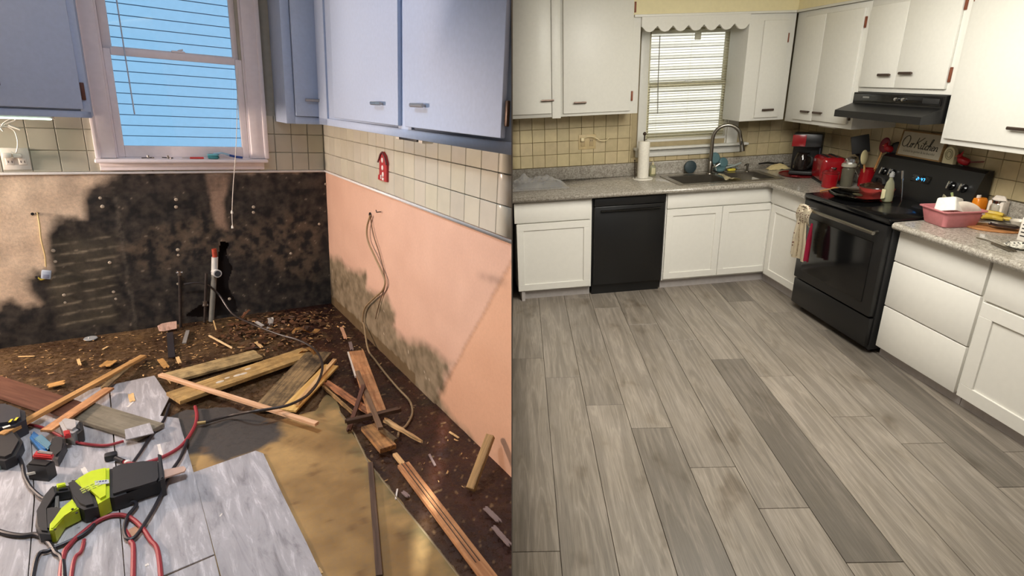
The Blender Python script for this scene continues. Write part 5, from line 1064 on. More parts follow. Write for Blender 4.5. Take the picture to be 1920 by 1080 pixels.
B().lathe([(0.030, 0), (0.028, 0.008), (0.020, 0.012), (0.019, 0.10), (0.015, 0.11)], 20).out('base', NICK, fa)
pts = [(0, 0, 0.09), (0, 0, 0.30)]+[(0.105-0.105*math.cos(a), -0.045*(1-math.cos(a)), 0.30+0.115*math.sin(a)) for a in [math.pi*k/12 for k in range(1, 11)]]+[(0.208, -0.085, 0.31)]
B().tube(pts, 0.0155, 12).out('neck', NICK, fa)
B().tube([(0.207, -0.084, 0.315), (0.222, -0.092, 0.255), (0.232, -0.097, 0.195)], 0.016, 12, rad=[0.014, 0.017, 0.022]).out('spray_head', NICK, fa)
B().box((0.206, -0.112, 0.25), (0.214, -0.104, 0.285), 0.003).out('spray_button', BLACKP, fa)
B().tube([(0.018, 0, 0.055), (0.05, 0.0, 0.06), (0.085, -0.01, 0.085)], 0.007, 8).out('lever', NICK, fa)
t = thing('soap_dispenser', 'small nickel soap pump at the right back of the sink rim', 'dispenser', (-0.555, -0.165, 0.89))
B().lathe([(0.020, 0), (0.019, 0.006), (0.010, 0.01), (0.009, 0.05), (0.013, 0.055), (0.012, 0.07), (0.004, 0.072)], 16).out('post', NICK, t)
B().tube([(0, 0, 0.062), (-0.03, -0.02, 0.066), (-0.045, -0.03, 0.056)], 0.005, 8).out('spout', NICK, t)

# ================================================================ finished kitchen: things on the worktops
ZC = 0.885
# crumpled clear bag
t = thing('plastic_bag', 'crumpled clear plastic bag on the worktop beneath the upper-left cabinet', 'bag', (-2.47, -0.27, ZC))
def bagf(u, v):
    x = (u-0.5)*0.50; y = (v-0.5)*0.30; e = max(0, 1-(2*abs(u-0.5))**3)*max(0, 1-(2*abs(v-0.5))**3)
    return V3((x, y, 0.004+0.10*e*(0.6+0.9*abs(noise.noise(V3((u*5, v*4, 3)))))+0.018*noise.noise(V3((u*14, v*9, 1)))*e))
mb, tb, bb = nt('crinkled_film'); tb.nodes.remove(bb)
tr = N(tb, 'ShaderNodeBsdfTransparent'); gl = N(tb, 'ShaderNodeBsdfGlossy', Roughness=0.12); df = N(tb, 'ShaderNodeBsdfDiffuse'); df.inputs[0].default_value = (0.55, 0.55, 0.56, 1); gl.inputs[0].default_value = (0.9, 0.9, 0.9, 1)
m1 = N(tb, 'ShaderNodeMixShader'); m1.inputs[0].default_value = 0.35; m2 = N(tb, 'ShaderNodeMixShader'); m2.inputs[0].default_value = 0.42
tb.links.new(df.outputs[0], m1.inputs[1]); tb.links.new(gl.outputs[0], m1.inputs[2]); tb.links.new(tr.outputs[0], m2.inputs[1]); tb.links.new(m1.outputs[0], m2.inputs[2]); tb.links.new(m2.outputs[0], tb.nodes['Material Output'].inputs[0])
B().sheet(bagf, 44, 26).out('film', mb, t, ang=25)
B().sheet(lambda u, v: V3(((u-0.5)*0.40, (v-0.5)*0.2, 0.012+0.03*math.sin(math.pi*u)*math.sin(math.pi*v))), 12, 8, 0.004).out('grey_contents', mat('grey_cloth', (150, 148, 146), 0.8), t)

t = thing('outlet', 'beige outlet plate on the tiles left of the paper towels', 'outlet', (-1.97, -0.006, 1.2))
B().box((-0.085, -0.006, -0.06), (0.07, 0.0, 0.065), 0.004).out('cover_plate', mat('beige_plate', (186, 166, 124), 0.5), t)
for s in (-0.045, 0.03):
    r = B().box((s-0.018, -0.010, -0.035), (s+0.018, -0.005, 0.035), 0.006, 3).out('socket', mat('beige_socket', (170, 150, 112), 0.5), t)
    B().box((s-0.009, -0.0115, 0.006), (s-0.006, -0.0095, 0.02)).box((s+0.006, -0.0115, 0.006), (s+0.009, -0.0095, 0.02)).out('slots', BLACKP, r)
t = thing('plug_cord', 'short off-white cord curling right from the beige outlet', 'cord', (-1.95, -0.03, 1.22))
B().box((-0.09, -0.01, -0.01), (-0.06, 0.02, 0.02), 0.006).out('plug', mat('ivory_plastic', (216, 202, 164), 0.4), t)
B().tube(smooth([(-0.07, 0, 0.012), (-0.03, -0.012, 0.03), (0.03, -0.012, 0.022), (0.08, -0.008, -0.008), (0.13, -0.006, -0.012), (0.16, -0.006, 0.01)]), 0.004, 6).out('cord', mat('ivory_plastic', (216, 202, 164), 0.4), t)

t = thing('paper_towel_holder', 'white paper towel roll on an upright holder left of the window', 'paper towels', (-1.53, -0.20, ZC))
B().lathe([(0.085, 0), (0.088, 0.004), (0.084, 0.010), (0.02, 0.012)], 32).out('base', mat('white_enamel', (224, 220, 210), 0.3), t)
B().tube([(0, 0, 0.01), (0, 0, 0.375)], 0.006, 10).sph((0, 0, 0.382), 0.015).out('post', DARKM, t)
B().tube(smooth([(-0.07, 0.0, 0.01), (-0.075, 0, 0.08), (-0.078, 0, 0.16)]), 0.0035, 6).sph((-0.078, 0, 0.164), 0.007).out('tear_arm', DARKM, t)
B().lathe([(0.021, 0.014), (0.048, 0.0142), (0.0485, 0.09), (0.047, 0.2), (0.0485, 0.318), (0.046, 0.322), (0.021, 0.322)], 32).out('paper_roll', mat('paper_white', (226, 222, 210), 0.9, scale=80, bmp=0.2), t)

t = thing('soap_bottle', 'clear pump soap bottle with yellowish soap, left back of the sink', 'soap bottle', (-1.40, -0.085, ZC))
B().lathe([(0.028, 0), (0.031, 0.005), (0.030, 0.06), (0.027, 0.085), (0.012, 0.10)], 20, sy=0.7).out('bottle', mat('clear_plastic', (190, 190, 160), 0.12, trans=0.6, bmp=0), t)
B().lathe([(0.027, 0.004), (0.028, 0.04), (0.002, 0.041)], 18, sy=0.68).out('soap', mat('yellow_soap', (186, 170, 70), 0.3), t)
B().lathe([(0.011, 0.10), (0.011, 0.112), (0.004, 0.114), (0.004, 0.14)], 12).tube([(0, 0, 0.14), (-0.028, -0.006, 0.138)], 0.005, 8).out('pump', mat('ivory_plastic', (216, 202, 164), 0.4), t)
B().box((-0.018, -0.0225, 0.02), (0.018, -0.0215, 0.075), 0.001).out('label', mat('cream_label', (206, 198, 160), 0.6), t)

TEAL = mat('teal_scrubber', (84, 116, 122), 0.6, bmp=0.1, scale=90); TEALD = mat('dark_teal', (44, 60, 66), 0.6); CLR = mat('clear_grey_plastic', (150, 160, 158), 0.15)
def scrub(name, lab, loc, r, m, tilt, rz=0, handle=None):
    t = thing(name, lab, 'scrubber', loc, M=RZ(rz) @ RX(tilt))
    B().lathe([(r*0.85, 0), (r, 0.006), (r, 0.022), (r*0.8, 0.030), (r*0.2, 0.032)], 22, c=(0, r, 0), sx=1, sy=1).out('pad', m, t)
    if handle: B().tube(smooth(handle), 0.008, 8).out('handle', CLR, t)
    return t
scrub('scrub_pad', 'dark round scrub pad leaning on the upstand, left of the faucet', (-1.05, -0.075, ZC+0.004), 0.055, TEALD, 82)
scrub('scrub_brush', 'round teal scrubber standing tallest behind the faucet', (-0.835, -0.085, ZC+0.075), 0.05, TEAL, 80, handle=[(0, -0.0, 0.01), (0.02, -0.06, 0.02)])
scrub('scrub_brush', 'teal scrubber with clear handle right of the tallest one', (-0.745, -0.085, ZC+0.035), 0.045, TEAL, 72, 12, [(0.04, 0.02, 0.015), (0.10, 0.01, 0.02), (0.15, -0.02, 0.02)])
scrub('scrub_brush', 'low teal scrubber lying flat on the ledge behind the sink', (-0.79, -0.13, ZC+0.006), 0.05, TEAL, 15, -20, [(0.05, 0.05, 0.02), (0.12, 0.07, 0.03), (0.18, 0.09, 0.05)])
t = thing('dish_brush', 'small yellow sponge brush with dark handle beside the soap pump', 'brush', (-0.67, -0.10, ZC+0.006))
B().box((-0.035, -0.018, 0), (0.035, 0.018, 0.022), 0.007).out('sponge', mat('yellow_sponge', (206, 190, 70), 0.9, bmp=0.4, scale=120), t)
B().tube(smooth([(-0.10, 0.0, 0.035), (-0.03, 0.0, 0.028), (0.0, 0, 0.024)]), 0.006, 8).out('handle', BLACKP, t)
t = thing('dish_rag', 'crumpled beige spotted rag draped on the sink divider', 'rag', (-0.875, -0.46, ZC+0.006))
def ragf(u, v): return V3(((u-0.5)*0.14, (v-0.5)*0.16, 0.02+0.03*math.sin(3*u+2)*math.sin(2.6*v)+0.02*noise.noise(V3((u*4, v*4, 8)))-0.05*max(0, abs(u-0.5)-0.28)))
B().sheet(ragf, 16, 16, 0.004).out('cloth', m_spots('spotted_rag', (204, 194, 160), (120, 100, 70), 90, 0.2), t)
t = thing('kitchen_knife', 'black-handled knife lying on the worktop corner near the window wall', 'knife', (-0.28, -0.10, ZC))
B().tube([(-0.13, 0, 0.055), (-0.05, 0, 0.060), (0.02, 0, 0.05), (0.10, 0, 0.045)], 0.012, 8, flat=0.7, rad=[0.010, 0.014, 0.012, 0.013]).out('handle', BLACKP, t)
B().prism([(0.09, -0.018), (0.20, -0.012), (0.21, 0.0), (0.09, 0.006)], 0.04, 0.043).out('blade', CHROME, t)
t = thing('bread_loaf', 'torn pale bread heel under the black knife in the corner', 'bread', (-0.235, -0.12, ZC))
B().sheet(lambda u, v: V3(((u-0.5)*0.20, (v-0.5)*0.08, 0.004+0.045*math.sin(math.pi*u)**0.5*math.sin(math.pi*v)**0.6+0.012*noise.noise(V3((u*6, v*5, 2))))), 14, 8).out('crumb', mat('bread_crumb', (208, 190, 140), 0.9, bmp=0.3, scale=60), t)

# coffee maker on a red tray, toaster, crocks
t = thing('serving_tray', 'thin red tray under the coffee maker in the corner', 'tray', (-0.225, -0.44, ZC), 45)
B().lathe([(0.145, 0), (0.165, 0.004), (0.172, 0.014), (0.166, 0.014), (0.158, 0.007), (0.01, 0.006)], 36).out('dish', REDD, t)
for s in (-1, 1): B().tube(smooth([(s*0.165, -0.03, 0.012), (s*0.195, -0.02, 0.02), (s*0.2, 0.0, 0.022), (s*0.195, 0.02, 0.02), (s*0.165, 0.03, 0.012)]), 0.006, 8).out('grip', REDD, t)
t = thing('coffee_maker', 'tall black and red drip coffee maker in the corner', 'coffee maker', (-0.18, -0.42, ZC+0.014), -38)
B().box((-0.11, -0.12, 0), (0.11, 0.10, 0.03), 0.008).out('base', BLACKM, t)
B().box((-0.11, 0.01, 0.03), (0.11, 0.10, 0.33), 0.008).out('water_tank', BLACKS, t)
B().box((-0.11, -0.115, 0.225), (0.11, 0.02, 0.335), 0.012).out('brew_head', BLACKS, t)
B().box((-0.112, -0.119, 0.232), (-0.01, -0.112, 0.325), 0.003).out('red_front', REDE, t)
B().box((0.098, -0.10, 0.05), (0.104, -0.09, 0.22)).box((0.09, 0.02, 0.05), (0.112, 0.03, 0.30)).out('water_gauge', mat('smoked_gauge', (56, 58, 70), 0.2), t)
c = B().lathe([(0.055, 0.032), (0.066, 0.045), (0.068, 0.10), (0.052, 0.155), (0.045, 0.17), (0.05, 0.178)], 24, c=(-0.02, -0.055, 0)).out('carafe', mat('dark_coffee_glass', (26, 20, 18), 0.06, bmp=0), t)
B().tube(smooth([(0.02, -0.10, 0.16), (0.05, -0.135, 0.15), (0.055, -0.14, 0.10), (0.03, -0.11, 0.06)]), 0.009, 8).out('handle', BLACKM, c)
t = thing('toaster', 'glossy red two-slice toaster between the coffee maker and utensils', 'toaster', (-0.20, -0.745, ZC), 72)
B().box((-0.13, -0.085, 0.012), (0.13, 0.085, 0.20), 0.035, 5).out('shell', REDE, t)
B().box((-0.115, -0.075, 0.0), (0.115, 0.075, 0.016), 0.004).out('base', BLACKM, t)
B().box((-0.10, -0.045, 0.198), (0.10, -0.018, 0.203), 0.002).box((-0.10, 0.018, 0.198), (0.10, 0.045, 0.203), 0.002).out('slots', BLACKM, t)
B().box((-0.136, -0.02, 0.11), (-0.125, 0.02, 0.13), 0.004).out('lever', CHROME, t)
B().lathe([(0.014, 0), (0.012, 0.01)], 14, M=T((-0.13, 0, 0.06)) @ RY(-90)).out('dial', CHROME, t)
B().box((-0.10, -0.088, 0.186), (0.10, -0.080, 0.192)).out('chrome_band', CHROME, t)
t = thing('canister', 'small red canister with a lid in front of the toaster', 'canister', (-0.33, -0.965, ZC))
B().lathe([(0.05, 0), (0.054, 0.006), (0.052, 0.02), (0.058, 0.10), (0.055, 0.104)], 26).out('body', REDE, t)
B().lathe([(0.058, 0.104), (0.060, 0.112), (0.05, 0.122), (0.016, 0.126), (0.014, 0.14), (0.002, 0.142)], 26).out('lid', REDD, t)
B().tube([(0.054*math.cos(a), 0.054*math.sin(a), 0.104) for a in [k*math.pi/12 for k in range(24)]], 0.003, 6, close=True).out('steel_ring', CHROME, t)
t = thing('glass_jar', 'glass canister with a pale lid standing behind the red canister', 'jar', (-0.19, -0.965, ZC))
B().lathe([(0.04, 0), (0.044, 0.005), (0.044, 0.13), (0.036, 0.145)], 24).out('glass', mat('jar_glass_grey', (120, 116, 100), 0.08, trans=0.5, bmp=0), t)
B().lathe([(0.042, 0.145), (0.052, 0.15), (0.052, 0.165), (0.046, 0.172), (0.01, 0.175)], 24).out('lid', mat('pale_lid', (160, 156, 142), 0.4), t)
t = thing('utensil_crock', 'red ceramic crock for cooking utensils left of the stove panel', 'crock', (-0.085, -1.04, ZC))
B().lathe([(0.045, 0), (0.055, 0.008), (0.058, 0.06), (0.052, 0.13), (0.056, 0.14), (0.050, 0.14), (0.046, 0.02), (0.005, 0.018)], 26).out('pot', REDE, t)
def utensil(lab, ang, tilt, L_, head, m, hm):
    t = thing('cooking_utensil', lab, 'utensil', (-0.085+0.02*math.cos(ang), -1.04+0.02*math.sin(ang), ZC+0.022), M=RZ(math.degrees(ang)) @ RY(tilt) @ Matrix.Scale(1.3, 4), group='utensils in the red crock')
    B().tube([(0, 0, 0), (0, 0, L_)], 0.0055, 8).out('handle', hm, t)
    b = B()
    if head == 'turner': b.box((-0.045, -0.003, L_), (0.045, 0.003, L_+0.10), 0.01)
    elif head == 'spoon': b.sph((0, 0, L_+0.035), 0.038, sc=(0.8, 0.3, 1.15))
    elif head == 'ladle': b.lathe([(0.004, 0), (0.03, 0.008), (0.04, 0.03), (0.038, 0.034)], 18, M=T((0, 0, L_)) @ RX(80))
    elif head == 'fork': b.box((-0.02, -0.002, L_), (0.02, 0.002, L_+0.03), 0.003).box((-0.02, -0.002, L_+0.03), (-0.014, 0.002, L_+0.07)).box((-0.003, -0.002, L_+0.03), (0.003, 0.002, L_+0.07)).box((0.014, -0.002, L_+0.03), (0.02, 0.002, L_+0.07))
    b.out('head', m, t)
utensil('broad black turner with a pale edge, tallest in the crock', math.radians(150), 12, 0.18, 'turner', BLACKM, BLACKM)
utensil('black spoon leaning left out of the crock', math.radians(100), 22, 0.17, 'spoon', BLACKM, BLACKM)
utensil('dark red spoon leaning right out of the crock', math.radians(-80), 14, 0.20, 'spoon', mat('maroon_nylon', (112, 28, 44), 0.4), WOODL)
utensil('black spoon furthest right in the crock', math.radians(-70), 27, 0.20, 'spoon', BLACKS, BLACKM)
utensil('steel ladle hanging low at the front left of the crock', math.radians(140), 34, 0.13, 'ladle', CHROME, CHROME)
utensil('pale wooden spoon at the front of the crock', math.radians(200), 16, 0.13, 'spoon', mat('pale_wood', (196, 184, 140), 0.7), WOODL)
t = thing('spoon_rest', 'wooden spoon lying at the left rear edge of the stove top', 'spoon', (-0.42, -1.09, ZC), 20)
B().tube([(-0.09, 0, 0.012), (0.05, 0, 0.012)], 0.006, 8).sph((0.075, 0, 0.012), 0.03, sc=(1.2, 0.8, 0.25)).out('wood', WOODL, t)
t.name = 'wooden_spoon'

ZS = 0.8985
t = thing('skillet', 'red skillet with black lid and handle at the left rear burner', 'skillet', (-0.20, -1.30, ZS))
B().lathe([(0.09, 0), (0.105, 0.01), (0.118, 0.045), (0.113, 0.045), (0.10, 0.012), (0.01, 0.01)], 36).out('pan', mat('faded_red_enamel', (150, 50, 46), 0.3), t)
B().lathe([(0.114, 0.046), (0.112, 0.052), (0.07, 0.068), (0.01, 0.075)], 36).out('lid', mat('dark_brown_lid', (50, 34, 26), 0.15), t)
B().tube(smooth([(0.02, 0.06, 0.075), (0.01, 0.04, 0.105), (0.0, 0.0, 0.112), (-0.01, -0.05, 0.105), (-0.02, -0.08, 0.075)]), 0.014, 8, flat=0.8).out('lid_handle', BLACKM, t)
t = thing('glass_baking_dish', 'shallow clear glass dish on the front left of the stove top', 'dish', (-0.43, -1.40, ZS), 0)
B().lathe([(0.10, 0), (0.13, 0.004), (0.165, 0.028), (0.168, 0.032), (0.162, 0.030), (0.128, 0.008), (0.01, 0.005)], 40, sy=1.15).out('bowl', m_glass('dish_glass', (0.72, 0.70, 0.62), 0.5), t)
t = thing('detergent_bottle', 'clear dish soap bottle with a pale label on the stove top', 'bottle', (-0.33, -1.555, ZS))
B().lathe([(0.026, 0), (0.034, 0.006), (0.036, 0.04), (0.033, 0.09), (0.024, 0.13), (0.013, 0.15), (0.012, 0.165)], 22, sy=0.75).out('bottle', mat('clear_plastic', (170, 172, 168), 0.12, trans=0.6, bmp=0), t)
B().lathe([(0.015, 0.165), (0.015, 0.185), (0.007, 0.19), (0.006, 0.20)], 14).out('cap', mat('grey_cap', (150, 150, 148), 0.35), t)
B().box((-0.0375, -0.016, 0.018), (-0.034, 0.016, 0.085), 0.0015).out('label', mat('cream_label', (206, 198, 160), 0.6), t)
t = thing('kitchen_scissors', 'thin steel utensil standing upright behind the soap bottle', 'utensil', (-0.24, -1.575, ZS), M=RX(-12))
B().tube([(0, 0, 0), (0, 0, 0.2)], 0.005, 8, rad=[0.004, 0.008]).out('steel_handle', CHROME, t); t.name = 'steel_utensil'
t = thing('dish_towel', 'hanging kitchen towel with printed top and pink-red edge on the oven handle', 'towel', (-0.70, -1.29, 0.63))
def tow(y0, y1, z0, z1, ph, xoff):
    def f(u, v):
        z = z1+(z0-z1)*v; w = 0.45+0.55*min(1, v*1.6+0.05); y = (y0+y1)/2+((y1-y0)*(u-0.5))*w
        return V3((xoff-0.014*math.sin(u*9+ph)*min(1, v*2+0.2), y, z))
    return f
PRT = m_spots('printed_cotton', (226, 214, 190), (120, 70, 60), 60, 0.28)
B().sheet(tow(-1.36, -1.20, 0.44, 0.72, 0.5, -0.715), 18, 14, 0.003).out('cream_panel', mat('cream_cotton', (222, 208, 180), 0.9, bmp=0.1), t, room=True)
B().sheet(tow(-1.285, -1.185, 0.46, 0.74, 2.0, -0.722), 14, 14, 0.003).out('printed_panel', PRT, t, room=True)
B().sheet(tow(-1.405, -1.345, 0.45, 0.73, 1.2, -0.712), 10, 14, 0.003).out('red_edge', mat('crimson_cotton', (176, 26, 66), 0.8), t, room=True)
B().sheet(lambda u, v: V3((-0.706-0.022*math.sin(math.pi*v), -1.20-u*0.155, 0.70+v*0.13+0.01*math.sin(u*12))), 14, 8, 0.006).out('gathered_top', PRT, t, room=True)
B().tube([(-0.712, -1.27+0.05*math.cos(a), 0.812+0.022*math.sin(a)) for a in [k*math.pi/8 for k in range(16)]], 0.009, 8, close=True).out('loop', PRT, t, room=True)

# along the top of the stove panel
ZP = 1.151
t = thing('wooden_sign', 'framed white sign reading Our Kitchen standing on the stove panel', 'sign', (-0.045, -1.42, ZP), M=RY(8))
B().box((-0.010, -0.178, 0.0), (0.004, 0.178, 0.165), 0.002).out('board', mat('sign_white', (188, 180, 160), 0.7), t)
FRM = m_wood('sign_frame_wood', (150, 118, 76), (118, 88, 52), axis='y')
for a, b2 in (((-0.014, -0.185, -0.004), (0.006, 0.185, 0.006)), ((-0.014, -0.185, 0.160), (0.006, 0.185, 0.170)), ((-0.014, -0.185, 0.006), (0.006, -0.176, 0.160)), ((-0.014, 0.176, 0.006), (0.006, 0.185, 0.160))): B().box(a, b2, 0.002).out('frame_rail', FRM, t)
INK = mat('black_ink', (24, 22, 22), 0.6, bmp=0)
def script(strokes, x, y0, z0, s, r, slant=0.25):
    b = B()
    for st_ in strokes:
        b.tube([V3((x, y0-(u+v*slant)*s, z0+v*s)) for u, v in smooth2(st_)], r, 5)
    return b
def smooth2(p): return [(q[0], q[1]) for q in smooth([(u, v, 0) for u, v in p], 4)]
def circ(cx, cy, rx, ry, a0=0, a1=360, n=10): return [(cx+rx*math.cos(math.radians(a0+(a1-a0)*k/n)), cy+ry*math.sin(math.radians(a0+(a1-a0)*k/n))) for k in range(n+1)]
GL = {'O': [circ(0.45, 0.55, 0.42, 0.55, 110, 480, 14)], 'u': [[(0.0, 0.42), (0.02, 0.05), (0.18, 0.0), (0.34, 0.12), (0.36, 0.42), (0.38, 0.05), (0.5, 0.05)]], 'r': [[(0.0, 0.3), (0.08, 0.45), (0.08, 0.0), (0.1, 0.25), (0.25, 0.42), (0.36, 0.38)]],
 'K': [[(0.1, 1.05), (0.08, 0.5), (0.06, 0.0)], [(0.75, 1.1), (0.4, 0.75), (0.12, 0.5), (0.35, 0.42), (0.6, 0.0), (0.72, 0.02)]], 'i': [[(0.0, 0.4), (0.02, 0.05), (0.14, 0.02), (0.2, 0.1)], [(0.03, 0.56), (0.05, 0.6)]], 't': [[(0.08, 0.85), (0.06, 0.1), (0.16, 0.0), (0.28, 0.1)], [(-0.06, 0.52), (0.28, 0.58)]],
 'c': [[(0.3, 0.36), (0.18, 0.44), (0.02, 0.25), (0.08, 0.03), (0.22, 0.0), (0.36, 0.1)]], 'h': [[(0.05, 0.2), (0.2, 0.95), (0.06, 1.0), (0.04, 0.0), (0.06, 0.28), (0.2, 0.42), (0.3, 0.3), (0.3, 0.03), (0.42, 0.08)]], 'e': [[(0.02, 0.2), (0.22, 0.26), (0.24, 0.4), (0.08, 0.4), (0.02, 0.18), (0.12, 0.0), (0.36, 0.12)]], 'n': [[(0.0, 0.4), (0.02, 0.0), (0.04, 0.28), (0.2, 0.42), (0.3, 0.28), (0.3, 0.04), (0.42, 0.06)]]}
adv = dict(O=0.85, u=0.5, r=0.42, K=0.8, i=0.22, t=0.32, c=0.36, h=0.44, e=0.36, n=0.44)
s_ = 0.066; pen = 0.0
tw = sum(adv[c] for c in 'OurKitchen')*s_
for c in 'OurKitchen':
    script(GL[c], -0.0125, tw/2-pen+0.012, 0.062-pen*0.02, s_, 0.0019).out('letter', INK, t); pen += adv[c]*s_
fd = bpy.data.curves.new('small_line', 'FONT'); fd.body = 'a place to gather & be thankful'; fd.size = 0.021; fd.align_x = 'CENTER'
tmp = bpy.data.objects.new('tmp', fd); COL.objects.link(tmp); bpy.context.view_layer.update(); dg = bpy.context.evaluated_depsgraph_get()
me = bpy.data.meshes.new_from_object(tmp.evaluated_get(dg)); bpy.data.objects.remove(tmp); me.materials.clear(); me.materials.append(mat('grey_ink', (92, 88, 78), 0.6, bmp=0))
o = bpy.data.objects.new('small_lettering', me); COL.objects.link(o); o.parent = t; o['kind'] = 'stuff'
o.matrix_basis = Matrix(((0, 0, -1, -0.0108), (-1, 0, 0, 0.0), (0, 1, 0, 0.030), (0, 0, 0, 1)))
t = thing('arched_plaque', 'small cream arched plaque between the sign and the right red bird', 'plaque', (-0.055, -1.675, ZP))
ar = [(-0.04, 0), (0.04, 0)]+[(0.04*math.cos(a), 0.06+0.045*math.sin(a)) for a in [math.pi*k/12 for k in range(13)]]
AM = Matrix(((0, 0, 1, 0), (1, 0, 0, 0), (0, 1, 0, 0), (0, 0, 0, 1)))
B().prism(ar, -0.012, 0.012, M=AM, bev=0).out('body', mat('cream_ceramic', (196, 186, 150), 0.4), t)
for r in (0.026, 0.016): B().tube([AM @ V3((r*math.cos(a), 0.058+r*1.2*math.sin(a), -0.013)) for a in [k*math.pi/10 for k in range(20)]], 0.0018, 5, close=True).out('relief_ring', mat('olive_relief', (120, 114, 84), 0.6), t)
def cardinal(loc, rz, lab):
    t = thing('bird_figurine', lab, 'figurine', loc, rz)
    B().tube(smooth([(-0.032, 0, 0.022), (-0.015, 0, 0.026), (0.008, 0, 0.034), (0.024, 0, 0.046), (0.03, 0, 0.052)], 4), 0.02, 12, rad=[0.006+0.018*math.sin(math.pi*min(1, 0.12+k/17))**0.7 for k in range(17)]).out('body', mat('cardinal_red', (164, 18, 30), 0.35), t)
    B().sph((0.026, 0, 0.056), 0.015, sc=(1, 0.85, 1)).out('head', mat('cardinal_red', (164, 18, 30), 0.35), t)
    B().lathe([(0.009, 0), (0.001, 0.028)], 8, c=(0, 0, 0), M=T((0.022, 0, 0.064)) @ RY(-22)).out('crest', mat('cardinal_red', (164, 18, 30), 0.35), t)
    B().lathe([(0.005, 0), (0.0005, 0.012)], 8, M=T((0.039, 0, 0.055)) @ RY(95)).out('beak', mat('beak_orange', (190, 110, 50), 0.4), t)
    B().box((-0.085, -0.010, 0.0), (0.0, 0.010, 0.006), 0.002, M=T((-0.02, 0, 0.022)) @ RY(8)).out('tail', mat('dark_cardinal', (110, 16, 26), 0.4), t)
    B().lathe([(0.012, 0), (0.010, 0.012)], 10).out('foot', BLACKM, t)
cardinal((-0.055, -1.165, ZP), 160, 'small red cardinal figurine on the left end of the stove panel')
cardinal((-0.055, -1.775, ZP), 115, 'small red cardinal figurine at the right end of the stove panel')

TUB0 = len(S.objects); TUB_SET = set(S.objects)
# right-hand worktop
t = thing('dish_tub', 'pink plastic dish tub on the worktop right of the stove', 'tub', (-0.295, -2.135, ZC), -8)
def tubring(x, y, z, r=0.03):
    o = []
    for cx, cy, a0 in ((x-r, y-r, 0), (-x+r, y-r, 90), (-x+r, -y+r, 180), (x-r, -y+r, 270)):
        for k in range(5): a = math.radians(a0+k*22.5); o.append((cx+r*math.cos(a), cy+r*math.sin(a), z))
    return o
def loft(rings):
    b = B(); R_ = [[b.bm.verts.new(p) for p in r] for r in rings]; n = len(rings[0])
    for i in range(len(R_)-1):
        for k in range(n): b.bm.faces.new((R_[i][k], R_[i][(k+1) % n], R_[i+1][(k+1) % n], R_[i+1][k]))
    b.bm.faces.new(R_[0][::-1]); b.bm.faces.new(R_[-1]); return b
PNK = mat('pink_plastic', (196, 122, 126), 0.45, bmp=0.02)
loft([tubring(0.125, 0.115, 0), tubring(0.135, 0.125, 0.01), tubring(0.158, 0.150, 0.128), tubring(0.172, 0.164, 0.130), tubring(0.173, 0.165, 0.138), tubring(0.155, 0.147, 0.138), tubring(0.130, 0.120, 0.012)]).out('basin', PNK, t)
B().tube([(0.12, -0.157, 0.118), (0.14, -0.156, 0.118)], 0.006, 8).out('grip_hole', mat('pale_hole', (206, 190, 186), 0.5), t)
ZT = ZC+0.012
t = thing('colander_plate', 'grey-green round plate standing at the back of the dish tub', 'plate', (-0.27, -2.05, ZC+0.115), M=RZ(60) @ RX(62))
B().lathe([(0.05, 0), (0.10, 0.008), (0.115, 0.02), (0.112, 0.022), (0.095, 0.012), (0.01, 0.006)], 36).out('disc', mat('olive_plate', (140, 136, 112), 0.5, var=0.15, scale=15), t); t.name = 'dinner_plate'
t = thing('food_container', 'white plastic box upside down in the dish tub', 'container', (-0.31, -2.12, ZC+0.10), M=RZ(20) @ RX(-14) @ RY(16))
loft([tubring(0.075, 0.085, 0, 0.02), tubring(0.073, 0.083, 0.012, 0.02), tubring(0.062, 0.070, 0.105, 0.018), tubring(0.055, 0.063, 0.112, 0.015)]).out('box', mat('white_melamine_box', (232, 230, 222), 0.35), t)
t = thing('dinner_plate', 'white plate leaning at the right inside the dish tub', 'plate', (-0.235, -2.195, ZC+0.105), M=RZ(30) @ RY(58))
B().lathe([(0.05, 0), (0.085, 0.006), (0.105, 0.018), (0.103, 0.02), (0.082, 0.01), (0.01, 0.006)], 36).out('disc', mat('white_china', (214, 206, 192), 0.25), t)
t = thing('wooden_spoon', 'green-tipped wooden spoon handle sticking up from the dish tub', 'spoon', (-0.20, -2.07, ZC+0.08), M=RX(-14) @ RY(-12))
B().tube([(0, 0, 0), (0, 0, 0.14)], 0.008, 8).out('shaft', mat('pale_wood', (196, 184, 140), 0.7), t)
B().tube([(0, 0, 0.14), (0.0, 0, 0.165)], 0.0095, 8).out('green_tip', mat('sage_green', (140, 152, 104), 0.5), t)
tc = V3((-0.295, -2.135, ZC)); nc = V3((-0.373, -2.093, 0.885))
for o in [o for o in S.objects if o not in TUB_SET and o.parent is None]:
    o.matrix_basis = MR @ T(nc) @ Matrix.Scale(0.70, 4) @ T(-tc) @ MR.inverted() @ o.matrix_basis
SC = Matrix.Scale(0.74, 4)
t = thing('serving_handle', 'black spatula handle lying on the worktop left of the pink tub', 'spatula', (-0.44, -2.03, ZC+0.012), M=RZ(75) @ SC)
B().tube([(-0.08, 0, 0), (0.03, 0, 0.004), (0.09, 0, 0.008)], 0.014, 10, rad=[0.011, 0.014, 0.008], flat=0.6).out('handle', BLACKP, t); t.name = 'spatula'
t = thing('juice_container', 'orange plastic container with a white cap behind the dish tub', 'container', (-0.091, -1.962, 0.885), M=SC)
loft([tubring(0.045, 0.06, 0, 0.02), tubring(0.048, 0.064, 0.01, 0.02), tubring(0.048, 0.064, 0.13, 0.02), tubring(0.04, 0.055, 0.15, 0.02)]).out('body', mat('orange_plastic', (216, 126, 24), 0.3), t)
